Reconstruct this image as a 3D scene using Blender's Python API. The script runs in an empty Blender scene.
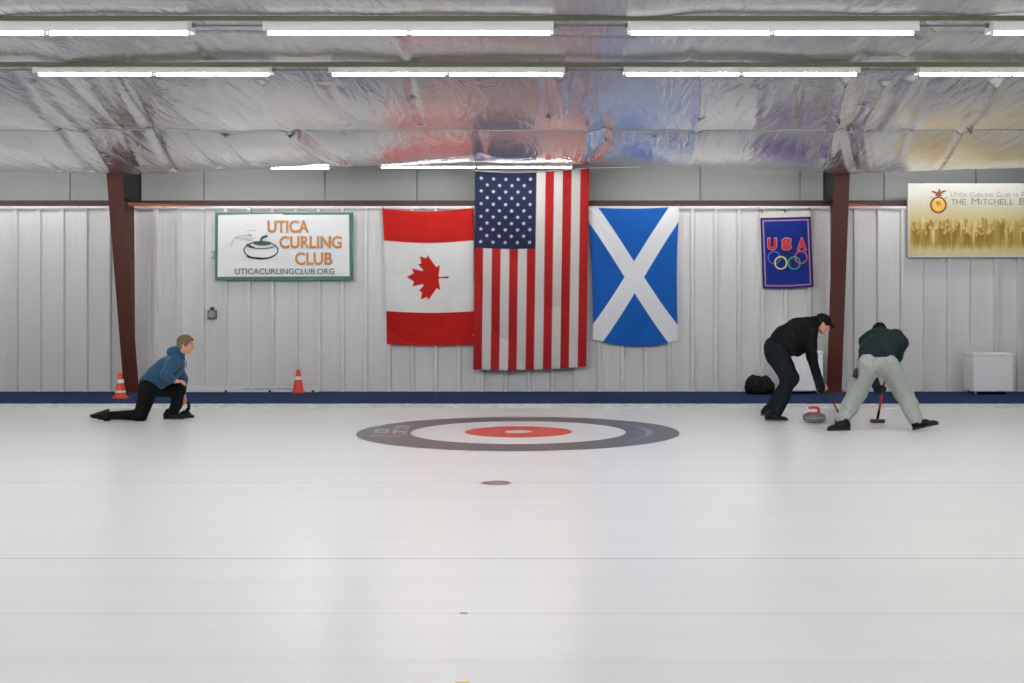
import bpy, bmesh, math, random
import numpy as np
from mathutils import Vector, Matrix, Euler
random.seed(4); RNG = np.random.RandomState(7)
scene = bpy.context.scene
COL = scene.collection
PI = math.pi

# ---------------------------------------------------------------- camera model (metres, Y = distance from camera)
F = 1249.0; CX = 560.0; HY = 300.0; EYE = 1.5
def P(px, py, D): return Vector(((px-CX)*D/F, D, EYE+(HY-py)*D/F))
def GD(py): return EYE*F/(py-HY)
def G(px, py):
    D = GD(py); return Vector(((px-CX)*D/F, D, 0))
cam_d = bpy.data.cameras.new('camera'); cam = bpy.data.objects.new('camera', cam_d); COL.objects.link(cam)
cam.location = (0, 0, EYE); cam.rotation_euler = (PI/2, 0, 0)
cam_d.sensor_width = 36; cam_d.lens = F/1024*36
cam_d.shift_x = -(CX-512)/1024; cam_d.shift_y = -(341.5-HY)/1024
cam_d.clip_start = .05; cam_d.clip_end = 200
scene.camera = cam

# ---------------------------------------------------------------- materials
def lin(c): return tuple(((v/255)/12.92 if v/255 <= .04045 else ((v/255+.055)/1.055)**2.4) for v in c)
def lin_np(a):
    a = np.asarray(a, float)/255
    return np.where(a <= .04045, a/12.92, ((a+.055)/1.055)**2.4)
def mat(name, rgb, rough=.6, metal=0, spec=.5, noise=0, nscale=20, bump=0, bscale=60, stretch=(1,1,1), coat=0, sheen=0):
    m = bpy.data.materials.new(name); m.use_nodes = True
    nt = m.node_tree; N = nt.nodes; L = nt.links
    b = N['Principled BSDF']; c = lin(rgb)
    b.inputs['Base Color'].default_value = (*c, 1); b.inputs['Roughness'].default_value = rough
    b.inputs['Metallic'].default_value = metal; b.inputs['Specular IOR Level'].default_value = spec
    b.inputs['Coat Weight'].default_value = coat; b.inputs['Sheen Weight'].default_value = sheen
    if noise or bump:
        tc = N.new('ShaderNodeTexCoord'); mp = N.new('ShaderNodeMapping'); mp.inputs['Scale'].default_value = stretch
        L.new(tc.outputs['Object'], mp.inputs['Vector'])
    if noise:
        n = N.new('ShaderNodeTexNoise'); n.inputs['Scale'].default_value = nscale; n.inputs['Detail'].default_value = 4
        L.new(mp.outputs[0], n.inputs['Vector'])
        mr = N.new('ShaderNodeMapRange'); mr.inputs['To Min'].default_value = 1-noise; mr.inputs['To Max'].default_value = 1+noise
        L.new(n.outputs['Fac'], mr.inputs['Value'])
        vm = N.new('ShaderNodeVectorMath'); vm.operation = 'SCALE'; vm.inputs[0].default_value = c
        L.new(mr.outputs[0], vm.inputs['Scale']); L.new(vm.outputs[0], b.inputs['Base Color'])
    if bump:
        n2 = N.new('ShaderNodeTexNoise'); n2.inputs['Scale'].default_value = bscale; n2.inputs['Detail'].default_value = 3
        L.new(mp.outputs[0], n2.inputs['Vector'])
        bp = N.new('ShaderNodeBump'); bp.inputs['Strength'].default_value = bump; bp.inputs['Distance'].default_value = .01
        L.new(n2.outputs['Fac'], bp.inputs['Height']); L.new(bp.outputs[0], b.inputs['Normal'])
    return m
def emit(name, rgb, s):
    m = bpy.data.materials.new(name); m.use_nodes = True
    b = m.node_tree.nodes['Principled BSDF']; b.inputs['Base Color'].default_value = (.9,.9,.9,1)
    b.inputs['Emission Color'].default_value = (*lin(rgb),1); b.inputs['Emission Strength'].default_value = s
    return m
def attr_mat(name, rough=.75, bump=.15, bscale=30, sheen=0, trans=0):
    m = bpy.data.materials.new(name); m.use_nodes = True
    N = m.node_tree.nodes; L = m.node_tree.links; b = N['Principled BSDF']
    a = N.new('ShaderNodeAttribute'); a.attribute_name = 'Col'
    L.new(a.outputs['Color'], b.inputs['Base Color']); b.inputs['Roughness'].default_value = rough
    b.inputs['Specular IOR Level'].default_value = .25
    tc = N.new('ShaderNodeTexCoord'); n = N.new('ShaderNodeTexNoise'); n.inputs['Scale'].default_value = bscale
    L.new(tc.outputs['Object'], n.inputs['Vector'])
    bp = N.new('ShaderNodeBump'); bp.inputs['Strength'].default_value = bump; bp.inputs['Distance'].default_value = .01
    L.new(n.outputs['Fac'], bp.inputs['Height']); L.new(bp.outputs[0], b.inputs['Normal'])
    return m

M = {}
M['panel'] = mat('panel', (214,213,212), .38, noise=.03, nscale=3, stretch=(4,4,.4))
M['upper'] = mat('upper_wall', (146,148,146), .6, noise=.05, nscale=4, bump=.3, bscale=6)
M['cap'] = mat('cap_trim', (214,214,212), .45)
M['rust'] = mat('rust_steel', (80,32,20), .5, noise=.12, nscale=6, bump=.1)
M['rustlite'] = mat('rust_brace', (138,60,30), .5, noise=.15, nscale=9)
M['girt'] = mat('girt_steel', (50,27,22), .6, noise=.1, nscale=5)
M['column_top_dark'] = mat('column_top_dark', (20,20,22), .6, noise=.2)
M['carpet'] = mat('blue_carpet', (38,56,92), .95, spec=.1, noise=.2, nscale=14, bump=.6, bscale=260)
M['olive'] = mat('purlin_olive', (84,88,66), .55, noise=.3, nscale=1.3, stretch=(1,.2,.2))
M['whitemetal'] = mat('white_enamel', (222,223,221), .4, noise=.03, nscale=8)
M['tube'] = emit('tube_glow', (253,252,251), 66.0)
M['tube_dim'] = emit('tube_glow_far', (253,252,251), 48.0)
M['grey_plastic'] = mat('grey_plastic', (104,108,108), .5, noise=.1)
M['dark'] = mat('dark_plastic', (22,23,25), .5, noise=.1)
M['side'] = mat('side_wall', (168,169,171), .6, noise=.05, nscale=3)

# ---------------------------------------------------------------- mesh helpers
def mesh_obj(name, verts, faces, material, parent=None, smooth=False, mats=None, fmat=None):
    me = bpy.data.meshes.new(name); me.from_pydata([tuple(v) for v in verts], [], [tuple(f) for f in faces]); me.update()
    for m in (mats or [material]): me.materials.append(m)
    if fmat is not None: me.polygons.foreach_set('material_index', fmat)
    if smooth: me.polygons.foreach_set('use_smooth', [True]*len(me.polygons))
    o = bpy.data.objects.new(name, me); COL.objects.link(o)
    if parent is not None: attach(o, parent)
    return o
def attach(o, parent):
    o.parent = parent
    o.matrix_parent_inverse = Matrix.Translation(parent.location).inverted() if parent.parent is None else (Matrix.Translation(parent.parent.location).inverted() @ Matrix.Identity(4)).inverted() @ Matrix.Translation(parent.parent.location).inverted()
def root(name, loc, label, cat, group=None):
    o = bpy.data.objects.new(name, None); COL.objects.link(o); o.location = loc; o.empty_display_size = .1
    tag(o, label, cat, group); return o
def tag(o, label, cat, group=None, kind=None):
    if label: o['label'] = label
    if cat: o['category'] = cat
    if group: o['group'] = group
    if kind: o['kind'] = kind
    return o
def struct(o, label=None, cat=None):
    o['kind'] = 'structure'
    if label: o['label'] = label
    if cat: o['category'] = cat
    return o
class MB:
    def __init__(s): s.v = []; s.f = []
    def add(s, v, f):
        n = len(s.v); s.v += [Vector(x) for x in v]; s.f += [tuple(i+n for i in q) for q in f]; return s
    def box(s, x0,x1,y0,y1,z0,z1, bev=0):
        if bev:
            bm = bmesh.new(); bmesh.ops.create_cube(bm, size=1)
            for v in bm.verts:
                v.co = Vector((x0+(v.co.x+.5)*(x1-x0), y0+(v.co.y+.5)*(y1-y0), z0+(v.co.z+.5)*(z1-z0)))
            bmesh.ops.bevel(bm, geom=bm.edges[:]+bm.verts[:], offset=bev, segments=2, affect='EDGES', profile=.6)
            s.bm(bm); return s
        return s.add([(x0,y0,z0),(x1,y0,z0),(x1,y1,z0),(x0,y1,z0),(x0,y0,z1),(x1,y0,z1),(x1,y1,z1),(x0,y1,z1)],
              [(0,3,2,1),(4,5,6,7),(0,1,5,4),(1,2,6,5),(2,3,7,6),(3,0,4,7)])
    def bm(s, bm):
        bm.verts.ensure_lookup_table(); bm.verts.index_update()
        s.add([v.co.copy() for v in bm.verts], [tuple(v.index for v in f.verts) for f in bm.faces]); bm.free(); return s
    def tube(s, pts, r, n=10, caps=True):
        pts = [Vector(p) for p in pts]; rs = r if isinstance(r, (list,tuple)) else [r]*len(pts)
        V = []; Fc = []; up = None
        for i,p in enumerate(pts):
            t = (pts[min(i+1,len(pts)-1)]-pts[max(i-1,0)]).normalized()
            if up is None: up = Vector((0,0,1)) if abs(t.z) < .9 else Vector((1,0,0))
            a = t.cross(up).normalized(); b = a.cross(t).normalized(); up = b
            for k in range(n):
                an = 2*PI*k/n; V.append(p + (a*math.cos(an)+b*math.sin(an))*rs[i])
        for i in range(len(pts)-1):
            for k in range(n):
                k2 = (k+1)%n; Fc.append((i*n+k, i*n+k2, (i+1)*n+k2, (i+1)*n+k))
        if caps: Fc.append(tuple(range(n))[::-1]); Fc.append(tuple((len(pts)-1)*n+k for k in range(n)))
        return s.add(V, Fc)
    def lathe(s, prof, c, n=40):
        V = []; Fc = []
        for (r,z) in prof:
            for k in range(n):
                a = 2*PI*k/n; V.append((c[0]+r*math.cos(a), c[1]+r*math.sin(a), c[2]+z))
        for i in range(len(prof)-1):
            for k in range(n):
                k2 = (k+1)%n; Fc.append((i*n+k, i*n+k2, (i+1)*n+k2, (i+1)*n+k))
        Fc.append(tuple(range(n))[::-1]); Fc.append(tuple((len(prof)-1)*n+k for k in range(n)))
        return s.add(V, Fc)
    def prism(s, poly, y0, y1):      # polygon in (x,z), extruded in y
        n = len(poly)
        V = [(x,y0,z) for x,z in poly]+[(x,y1,z) for x,z in poly]
        Fc = [tuple(range(n)), tuple(range(2*n-1,n-1,-1))]+[(i,i+n,(i+1)%n+n,(i+1)%n) for i in range(n)]
        return s.add(V, Fc)
    def build(s, name, m, parent=None, smooth=False): return mesh_obj(name, s.v, s.f, m, parent, smooth)
def shade_auto(o, ang=40):
    me = o.data; me.polygons.foreach_set('use_smooth', [True]*len(me.polygons))
    me.set_sharp_from_angle(angle=math.radians(ang)); return o

# ---------------------------------------------------------------- the ground: ice sheet, carpet walkway, kerb
XL, XR, YB, YW = -15.0, 15.0, -7.0, 20.2
def ice_material():
    m = bpy.data.materials.new('ice'); m.use_nodes = True; N = m.node_tree.nodes; L = m.node_tree.links; b = N['Principled BSDF']
    geo = N.new('ShaderNodeNewGeometry'); sep = N.new('ShaderNodeSeparateXYZ'); L.new(geo.outputs['Position'], sep.inputs[0])
    mp = N.new('ShaderNodeMapping'); mp.inputs['Scale'].default_value = (.25,3.5,1); L.new(geo.outputs['Position'], mp.inputs['Vector'])
    n = N.new('ShaderNodeTexNoise'); n.inputs['Scale'].default_value = 1.3; n.inputs['Detail'].default_value = 2; L.new(mp.outputs[0], n.inputs['Vector'])
    mr = N.new('ShaderNodeMapRange'); mr.inputs['From Min'].default_value = .3; mr.inputs['From Max'].default_value = .7
    mr.inputs['To Min'].default_value = .97; mr.inputs['To Max'].default_value = 1.01; L.new(n.outputs['Fac'], mr.inputs['Value'])
    fac = mr.outputs[0]
    # thin seams running along the sheet; wobbling slightly
    for (y, w, dark) in ((GD(482.5),.022,.86),(GD(558.5),.010,.66),(GD(613.5),.007,.84),(GD(661),.006,.90),(GD(517),.010,.955),(GD(545),.006,.965),(GD(459),.03,.965),(GD(428.5),.04,.95),(GD(573),.004,.96)):
        s1 = N.new('ShaderNodeMath'); s1.operation = 'SUBTRACT'; L.new(sep.outputs['Y'], s1.inputs[0]); s1.inputs[1].default_value = y
        s2 = N.new('ShaderNodeMath'); s2.operation = 'ABSOLUTE'; L.new(s1.outputs[0], s2.inputs[0])
        s3 = N.new('ShaderNodeMapRange'); s3.inputs['From Min'].default_value = w*.4; s3.inputs['From Max'].default_value = w*1.4
        s3.inputs['To Min'].default_value = dark; s3.inputs['To Max'].default_value = 1; L.new(s2.outputs[0], s3.inputs['Value'])
        mm = N.new('ShaderNodeMath'); mm.operation = 'MULTIPLY'; L.new(fac, mm.inputs[0]); L.new(s3.outputs[0], mm.inputs[1]); fac = mm.outputs[0]
    vm = N.new('ShaderNodeVectorMath'); vm.operation = 'SCALE'; vm.inputs[0].default_value = (.83,.832,.836); L.new(fac, vm.inputs['Scale'])
    L.new(vm.outputs[0], b.inputs['Base Color'])
    b.inputs['Specular IOR Level'].default_value = .38
    r = N.new('ShaderNodeMapRange'); r.inputs['To Min'].default_value = .21; b.inputs['Roughness'].default_value = .25
    mp2 = N.new('ShaderNodeMapping'); mp2.inputs['Scale'].default_value = (1,2,1); L.new(geo.outputs['Position'], mp2.inputs['Vector'])
    nb = N.new('ShaderNodeTexNoise'); nb.inputs['Scale'].default_value = 60; L.new(mp2.outputs[0], nb.inputs['Vector'])
    bp = N.new('ShaderNodeBump'); bp.inputs['Strength'].default_value = .0
    return m
M['ice'] = ice_material()
YI = GD(408.4); YC = GD(404.6)
struct(MB().box(XL,XR,YB,YI,-.2,0).build('floor', M['ice']))
M['frost'] = mat('frosted_kerb', (206,208,207), .8, noise=.75, nscale=8, bump=1.0, bscale=30, stretch=(1,1.6,1))
kb = MB(); nx = 600; pts = []
for i in range(nx+1):
    x = XL+(XR-XL)*i/nx
    w = random.uniform(-.06,.06)
    pts += [(x,YI+w*.6,-.02),(x,YI+.05+w,.004+random.random()*.006),(x,YI+.2+w*.5,.006+random.random()*.010),(x,YC-.06,.010+random.random()*.010),(x,YC,.014),(x,YC,-.02)]
fs = []
for i in range(nx):
    for j in range(5): a = i*6+j; fs.append((a,a+6,a+7,a+1))
kb.add(pts, fs); struct(kb.build('trim_1', M['frost']), 'frosted pale kerb of scraped snow between the ice and the blue carpet')
struct(MB().box(XL,XR,YC+.002,YW+.6,-.2,.02).build('floor_carpet', M['carpet']), 'dark blue carpet walkway along the back wall')

# ---------------------------------------------------------------- back wall
def liner():
    prof = []; x = XL; ph = (16.5-CX)*YW/F; step = 23.3*YW/F
    k0 = int((XL-ph)/step)-1
    pts = [(XL, YW)]
    k = k0
    while True:
        c = ph+k*step; k += 1
        if c < XL+.1: continue
        if c > XR-.1: break
        pts += [(c-.040,YW),(c-.026,YW-.055),(c+.026,YW-.055),(c+.040,YW)]
        for q in (.34,.66):        # shallow stiffening beads in the pan
            d = c+step*q; pts += [(d-.02,YW),(d-.010,YW-.0015),(d+.010,YW-.0015),(d+.02,YW)]
    pts.append((XR, YW))
    zt = EYE+(HY-209)*YW/F
    V = [(a,b,.0) for a,b in pts]+[(a,b,zt) for a,b in pts]; n = len(pts)
    Fc = [(i,i+1,i+1+n,i+n) for i in range(n-1)]
    V += [(XL,YW+.05,0),(XR,YW+.05,0),(XR,YW+.05,zt),(XL,YW+.05,zt)]; Fc += [(2*n+1,2*n,2*n+3,2*n+2)]
    return V, Fc, zt
V, Fc, zt = liner()
wb = struct(mesh_obj('wall_back', V, Fc, M['panel']), 'white ribbed metal wall panels')
z206 = EYE+(HY-206.3)*YW/F
c = MB().box(XL,XR,YW-.06,YW+.06,zt,z206,.006).build('cap_trim', M['cap'], wb)
for x0 in np.arange(XL+.4, XR-.2, 1.37):        # little screw heads are part of the cap
    pass
scr = MB()
for x0 in np.arange(XL+.4, XR-.2, 1.37): scr.tube([(x0,YW-.064,(zt+z206)/2),(x0,YW-.059,(zt+z206)/2)], .009, 8)
scr.build('screw_heads', M['grey_plastic'], wb)['kind'] = 'stuff'
up = MB()
edges = [XL]+[ (px-CX)*20.6/F for px in (-190,-60,70,204,325,417,573,700,800,884,976,1100)]+[XR]
for a,b in zip(edges[:-1], edges[1:]): up.box(a+.006,b-.006,20.6,20.66,2.9,4.7,.012)
up.box(XL,XR,20.66,20.7,2.9,4.7)
up.build('upper_panel', M['upper'], wb)
gz0, gz1 = z206+.003, EYE+(HY-201.8)*20.25/F
g = MB().box(XL,XR,20.22,20.26,gz0,gz1+.02).box(XL,XR,20.26,20.45,gz1-.0,gz1+.02)
g.build('girt', M['girt'], wb)
struct(MB().box(XL-.1,XL,YB,20.7,-.1,4.8).build('wall_left', M['side']))
struct(MB().box(XR,XR+.1,YB,20.7,-.1,4.8).build('wall_right', M['side']))
struct(MB().box(XL,XR,YB-.1,YB,-.1,4.8).build('wall_front', M['side']))
struct(MB().box(XL-.1,XR+.1,YB-.1,20.7,4.8,4.9).build('ceiling_deck', M['side']))

# ---------------------------------------------------------------- foil ceiling
SEAM = [(-7.0,3.98),(-3.0,3.98),(0.0,3.98),(2.7,3.98),(5.3,3.98),(7.9,4.12),(10.40,3.875),(10.46,4.11),(13.05,3.975),(16.4,3.732),(19.15,3.49)]
def edge_py(px):
    xs = [-300,0,60,140,200,260,380,480,560,640,720,800,850,900,960,1024,1300]
    ys = [170,171.5,173,174.5,172,168.5,164.8,163.6,163.5,165.5,167,171,174,171.5,169.5,168,168]
    return np.interp(px, xs, ys)
def foil_base(X, D):
    sd = [s[0] for s in SEAM]; sz = [s[1] for s in SEAM]
    z = np.interp(D, sd, sz)
    i = np.clip(np.searchsorted(sd, D, side='right')-1, 0, len(sd)-2)
    d0 = np.array(sd)[i]; d1 = np.array(sd)[i+1]; t = (D-d0)/(d1-d0)
    sag = np.where(i >= len(sd)-2, .085, np.where(i == len(sd)-3, .095, .035))
    z = z - sag*4*t*(1-t)*(1+.35*np.sin(X*1.1+i*2.0)+.2*np.sin(X*2.7+i))
    px = CX+X*F/np.maximum(D,1); e = EYE+(HY-edge_py(px))*19.15/F
    z = z + (e-3.49)*np.clip((D-16.4)/(19.15-16.4),0,1)**1.5
    return z
def plan(px, py):        # point of the foil seen at a pixel, as plan coordinates
    lo, hi = 8.0, 19.15
    for _ in range(40):
        m_ = (lo+hi)/2
        z = float(np.interp(m_, [s[0] for s in SEAM], [s[1] for s in SEAM])); y = HY-(z-EYE)*F/m_
        if y < py: lo = m_
        else: hi = m_
    return ((px-CX)*m_/F, m_)
CREASE = [([(10,70),(60,127),(92,168)],.035,.05),([(30,78),(100,150),(112,168)],-.02,.05),([(120,75),(152,130),(174,168)],.04,.045),([(262,78),(290,132),(345,164)],-.03,.05),
          ([(300,130),(350,163)],.03,.05),([(405,60),(413,90),(422,122)],.04,.035),([(702,74),(700,110),(690,166)],-.03,.04),([(997,75),(970,118),(939,167)],-.055,.05),
          ([(872,74),(862,100),(848,132),(855,165)],.045,.05),([(846,74),(838,110),(828,150)],-.04,.05),([(885,78),(862,120),(872,165)],-.03,.04),([(602,110),(606,140),(590,164)],.04,.05),
          ([(588,118),(584,150),(578,164)],-.03,.05),([(375,0),(372,12),(396,24),(408,60)],-.03,.05),([(950,0),(935,18),(905,50)],-.04,.07),([(545,74),(548,110)],.02,.03),([(560,74),(562,112)],-.02,.03)]
for (a,b_) in (((60,72),(118,128)),((150,72),(205,128)),((205,76),(250,128)),((85,74),(140,160)),((225,132),(262,165)),((180,132),(220,165)),((760,80),(752,126)),((805,78),(800,128)),((912,74),(880,128)),((930,74),(900,150)),((655,134),(648,165)),((480,132),(483,162)),((330,78),(352,125)),((20,132),(60,168)),((45,20),(70,60)),((170,24),(210,58)),((700,20),(690,62)),((880,20),(860,60))):
    CREASE.append(([a,b_], random.choice((-1,1))*random.uniform(.012,.022), random.uniform(.03,.06)))
def foil():
    gx = np.arange(XL, XR+.01, .045); gy = np.concatenate([np.arange(YB, 9.2, .25), np.arange(9.2, 19.15, .045), [10.40,10.46,13.05,16.4,19.15]])
    gy = np.unique(gy); X, D = np.meshgrid(gx, gy, indexing='ij'); Z = foil_base(X, D)
    fade = np.clip((19.15-D)/.25, 0, 1)
    for pts, amp, w in CREASE:
        pl = [plan(*p) for p in pts]
        for (a, b) in zip(pl[:-1], pl[1:]):
            ax,ay = a; bx,by = b; L2 = (bx-ax)**2+(by-ay)**2
            t = np.clip(((X-ax)*(bx-ax)+(D-ay)*(by-ay))/L2, 0, 1)
            d = np.hypot(X-ax-t*(bx-ax), D-ay-t*(by-ay))
            Z = Z + amp*1.7*np.exp(-(d/w)**2)*fade*(.75 if len(pl) > 2 else 1)
    for s in (13.05, 16.4):
        Z = Z + .004*np.exp(-((D-s)/.03)**2)
    for s in (11.75, 9.75, 9.35):
        Z = Z + .012*np.exp(-((D-s-.03*np.sin(X*.8))/.035)**2)
    ph = RNG.rand(60)*6.28
    for k in range(34):     # gentle drape folds radiating roughly along the slope
        kx = RNG.uniform(1.0, 9); kd = RNG.uniform(-.8,.8)*1.2+ .0
        Z = Z + .0062/(kx**.75)*np.sin(kx*X + (kd+ .0)*D*1.3 + ph[k])*(.5+.5*np.sin(X*.37+ph[k]))*fade
    Z = Z + .010*np.sin(X*23+3*np.sin(X*3.3))*np.exp(-(19.15-D)/.12)*.5
    n, m_ = X.shape
    V = np.stack([X,D,Z],-1).reshape(-1,3)
    idx = np.arange(n*m_).reshape(n,m_)
    Fq = np.stack([idx[:-1,:-1],idx[:-1,1:],idx[1:,1:],idx[1:,:-1]],-1).reshape(-1,4)
    me = bpy.data.meshes.new('ceiling'); me.from_pydata(V.tolist(), [], Fq.tolist()); me.update()
    me.polygons.foreach_set('use_smooth', [True]*len(me.polygons))
    o = bpy.data.objects.new('ceiling', me); COL.objects.link(o)
    mt = bpy.data.materials.new('foil'); mt.use_nodes = True; N = mt.node_tree.nodes; L = mt.node_tree.links; b = N['Principled BSDF']
    b.inputs['Metallic'].default_value = .93; b.inputs['Roughness'].default_value = .24
    b.inputs['Anisotropic'].default_value = 0
    geo = N.new('ShaderNodeNewGeometry'); sep = N.new('ShaderNodeSeparateXYZ'); L.new(geo.outputs['Position'], sep.inputs[0])
    fac = None
    val = N.new('ShaderNodeValue'); val.outputs[0].default_value = 1; fac = val.outputs[0]
    for (y,w,dk) in ((16.4,.018,.5),(11.75,.012,.62),(9.75,.012,.6),(9.35,.012,.7),(13.05,.03,.6)):
        s1 = N.new('ShaderNodeMath'); s1.operation='SUBTRACT'; L.new(sep.outputs['Y'], s1.inputs[0]); s1.inputs[1].default_value = y
        s2 = N.new('ShaderNodeMath'); s2.operation='ABSOLUTE'; L.new(s1.outputs[0], s2.inputs[0])
        s3 = N.new('ShaderNodeMapRange'); s3.inputs['From Min'].default_value=w*.6; s3.inputs['From Max'].default_value=w*1.2; s3.inputs['To Min'].default_value=dk; L.new(s2.outputs[0], s3.inputs['Value'])
        mm = N.new('ShaderNodeMath'); mm.operation='MULTIPLY'; L.new(fac,mm.inputs[0]); L.new(s3.outputs[0],mm.inputs[1]); fac = mm.outputs[0]
    vm = N.new('ShaderNodeVectorMath'); vm.operation='SCALE'; vm.inputs[0].default_value=(.84,.84,.845); L.new(fac,vm.inputs['Scale']); L.new(vm.outputs[0], b.inputs['Base Color'])
    mp = N.new('ShaderNodeMapping'); mp.inputs['Scale'].default_value = (3.2,.55,1); mp.inputs['Rotation'].default_value = (0,0,.12); L.new(geo.outputs['Position'], mp.inputs['Vector'])
    n1 = N.new('ShaderNodeTexNoise'); n1.inputs['Scale'].default_value = 2.4; n1.inputs['Detail'].default_value = 5; n1.inputs['Distortion'].default_value=.6; L.new(mp.outputs[0], n1.inputs['Vector'])
    mp3 = N.new('ShaderNodeMapping'); mp3.inputs['Scale'].default_value = (1.5,.6,1); mp3.inputs['Rotation'].default_value = (0,0,-.25); L.new(geo.outputs['Position'], mp3.inputs['Vector'])
    n3 = N.new('ShaderNodeTexNoise'); n3.inputs['Scale'].default_value = 22; n3.inputs['Detail'].default_value = 2; L.new(mp3.outputs[0], n3.inputs['Vector'])
    ad = N.new('ShaderNodeMath'); ad.operation='MULTIPLY_ADD'; L.new(n3.outputs['Fac'], ad.inputs[0]); ad.inputs[1].default_value=.025; L.new(n1.outputs['Fac'], ad.inputs[2])
    bp = N.new('ShaderNodeBump'); bp.inputs['Strength'].default_value = .55; bp.inputs['Distance'].default_value = .05
    L.new(ad.outputs[0], bp.inputs['Height']); L.new(bp.outputs[0], b.inputs['Normal'])
    me.materials.append(mt)
    return struct(o, 'silver foil insulation draped in creased sheets under the roof')
foil()
# dark purlin edges showing between the foil sheets
struct(MB().box(XL,XR,10.425,10.445,3.836,3.872).build('trim_2', M['olive']), 'olive purlin edge behind the nearest row of lights')
struct(MB().box(XL,XR,12.80,12.83,3.896,3.938).build('trim_3', M['olive']), 'olive purlin edge behind the second row of lights')

# ---------------------------------------------------------------- steel columns
def column(px_b, px_t, side, label, D_t):
    Db = 19.93; xb = (px_b-CX)*Db/F; xt = (px_t-CX)*D_t/F; h = 3.62
    r = root('steel_column', (xb, Db+.1, .02), label, 'column')
    w = .120; fl = .016
    # the X drift between foot and top is kept in the real column as a slight lean
    def xat(z): return xb+(xt-xb)*z/3.5
    def yat(z): return Db+(D_t-Db)*z/3.5
    def plate(y0f, y1f, w, z0=.02, z1=h):
        V = []
        for z in (z0,z1):
            x = xat(z); y0 = y0f(z); y1 = y1f(z)
            V += [(x-w,y0,z),(x+w,y0,z),(x+w,y1,z),(x-w,y1,z)]
        return MB().add(V, [(0,3,2,1),(4,5,6,7),(0,1,5,4),(1,2,6,5),(2,3,7,6),(3,0,4,7)])
    plate(yat, lambda z: yat(z)+fl, w).build('front_flange', M['rust'], r)
    plate(lambda z: yat(z)+fl, lambda z: 20.10, .006).build('web', M['rust'], r)
    plate(lambda z: 20.126, lambda z: 20.138, .115 if side > 0 else .11, 3.06).build('rear_flange', M['column_top_dark'], r)  # top part of the rear flange, given the same near-black colour
    # near-black plates added to darken the top of the web
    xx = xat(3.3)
    for a_,b_ in ((xx-.09,xx-.012),(xx+.012,xx+.09)): MB().box(a_,b_,yat(3.1)+fl+.03,20.12,3.08,3.6).build('dark_web_plate', M['column_top_dark'], r)
    MB().box(xb-.17,xb+.17,Db-.04,20.13,.02,.035).build('base_plate', M['rust'], r)
    for sz in (-1,1): MB().tube([(xb+sz*.145,Db+.08,.03),(xb+sz*.145,Db+.08,.065)], .014, 6).build('anchor_bolt', M['grey_plastic'], r)
    zt_ = gz0-.045; x0 = xt+w*.75
    L_ = 1.15 if side > 0 else .72
    MB().add([(x0,19.6,zt_),(x0,19.66,zt_),(x0+L_,20.13,zt_+.036),(x0+L_,20.08,zt_+.036),(x0,19.6,zt_+.058),(x0,19.66,zt_+.058),(x0+L_,20.13,zt_+.046),(x0+L_,20.08,zt_+.046)],
             [(0,1,2,3),(4,7,6,5),(0,3,7,4),(1,5,6,2),(0,4,5,1),(3,2,6,7)]).build('flange_brace', M['rustlite'], r)
    return r
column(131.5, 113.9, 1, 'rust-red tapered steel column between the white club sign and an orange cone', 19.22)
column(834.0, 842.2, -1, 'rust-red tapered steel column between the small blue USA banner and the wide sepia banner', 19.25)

# ---------------------------------------------------------------- fluorescent strip lights
def strip_light(x0, x1, D, zt, ztube, label, group='fluorescent strip lights on the ceiling', conduit=.63, hook=None, tubemat='tube', hd=.13, npc=2):
    r = root('fluorescent_light', ((x0+x1)/2, D, zt), label, 'ceiling light', group)
    b = MB(); b.prism([(0,0)],0,0) if 0 else None
    zb = ztube+.018
    lp_ = ztube-.006; V = [(x0,D-.125,zt),(x0,D+.11,zt),(x0,D+.125,ztube+.014),(x0,D+.118,ztube+.014),(x0,D+.07,zb),(x0,D-.07,zb),(x0,D-.12,lp_),(x0,D-.128,lp_)]
    V2 = [(x1,y,z) for _,y,z in V]; n = 8
    b.add(V+V2, [tuple(range(n)), tuple(range(2*n-1,n-1,-1))]+[(i,i+n,(i+1)%n+n,(i+1)%n) for i in range(n)])
    b.build('housing', M['whitemetal'], r)
    L_ = (x1-x0)/npc
    for i in range(npc):
        a = x0+L_*i+.03; c = x0+L_*(i+1)-.03
        MB().tube([(a,D-.015,ztube),(c,D-.015,ztube)], .0165, 8).build('tube', M[tubemat], r, True)
        for q in (a-.014, c+.002): MB().box(q,q+.012,D-.035,D+.005,ztube-.021,zb).build('lamp_holder', M['whitemetal'], r)
    if conduit:
        MB().tube([(x1,D+.02,zt-.03),(x1+conduit,D+.02,zt-.03)], .009, 6).tube([(x1,D+.02,zt-.03),(x1+.03,D+.02,zt-.03)],.02,8).tube([(x1+conduit-.03,D+.02,zt-.03),(x1+conduit,D+.02,zt-.03)],.02,8).build('conduit', M['grey_plastic'], r)
    if hook is not None:
        MB().box(hook-.018,hook+.018,D-.02,D-.01,zt,zt+.05).box(hook-.03,hook+.03,D-.03,D+.03,zt+.0,zt+.006).build('hanger', M['whitemetal'], r)
    return r
ordA = ['upper strip light above the cone and column, running out of the picture', 'upper strip light above the maple leaf and striped flags',
        'upper strip light above the diagonal cross flag and blue banner', 'short stretch of upper strip light in the corner over the sepia banner']
ordB = ['lower strip light above the column with the cone and the club sign', 'lower strip light above the maple leaf and striped flags',
        'lower strip light above the diagonal cross flag and the blue rings banner', 'lower strip light above the sepia banner, running out of the picture']
sA = 10.6/F; sB = 13.0/F
zAt = EYE+(HY-21.5)*sA; zAu = EYE+(HY-33.3)*sA; zBt = EYE+(HY-66.5)*sB; zBu = EYE+(HY-74.3)*sB
OUT = 'unseen white fluorescent strip light added further along the ceiling, beyond the picture edge'
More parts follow.
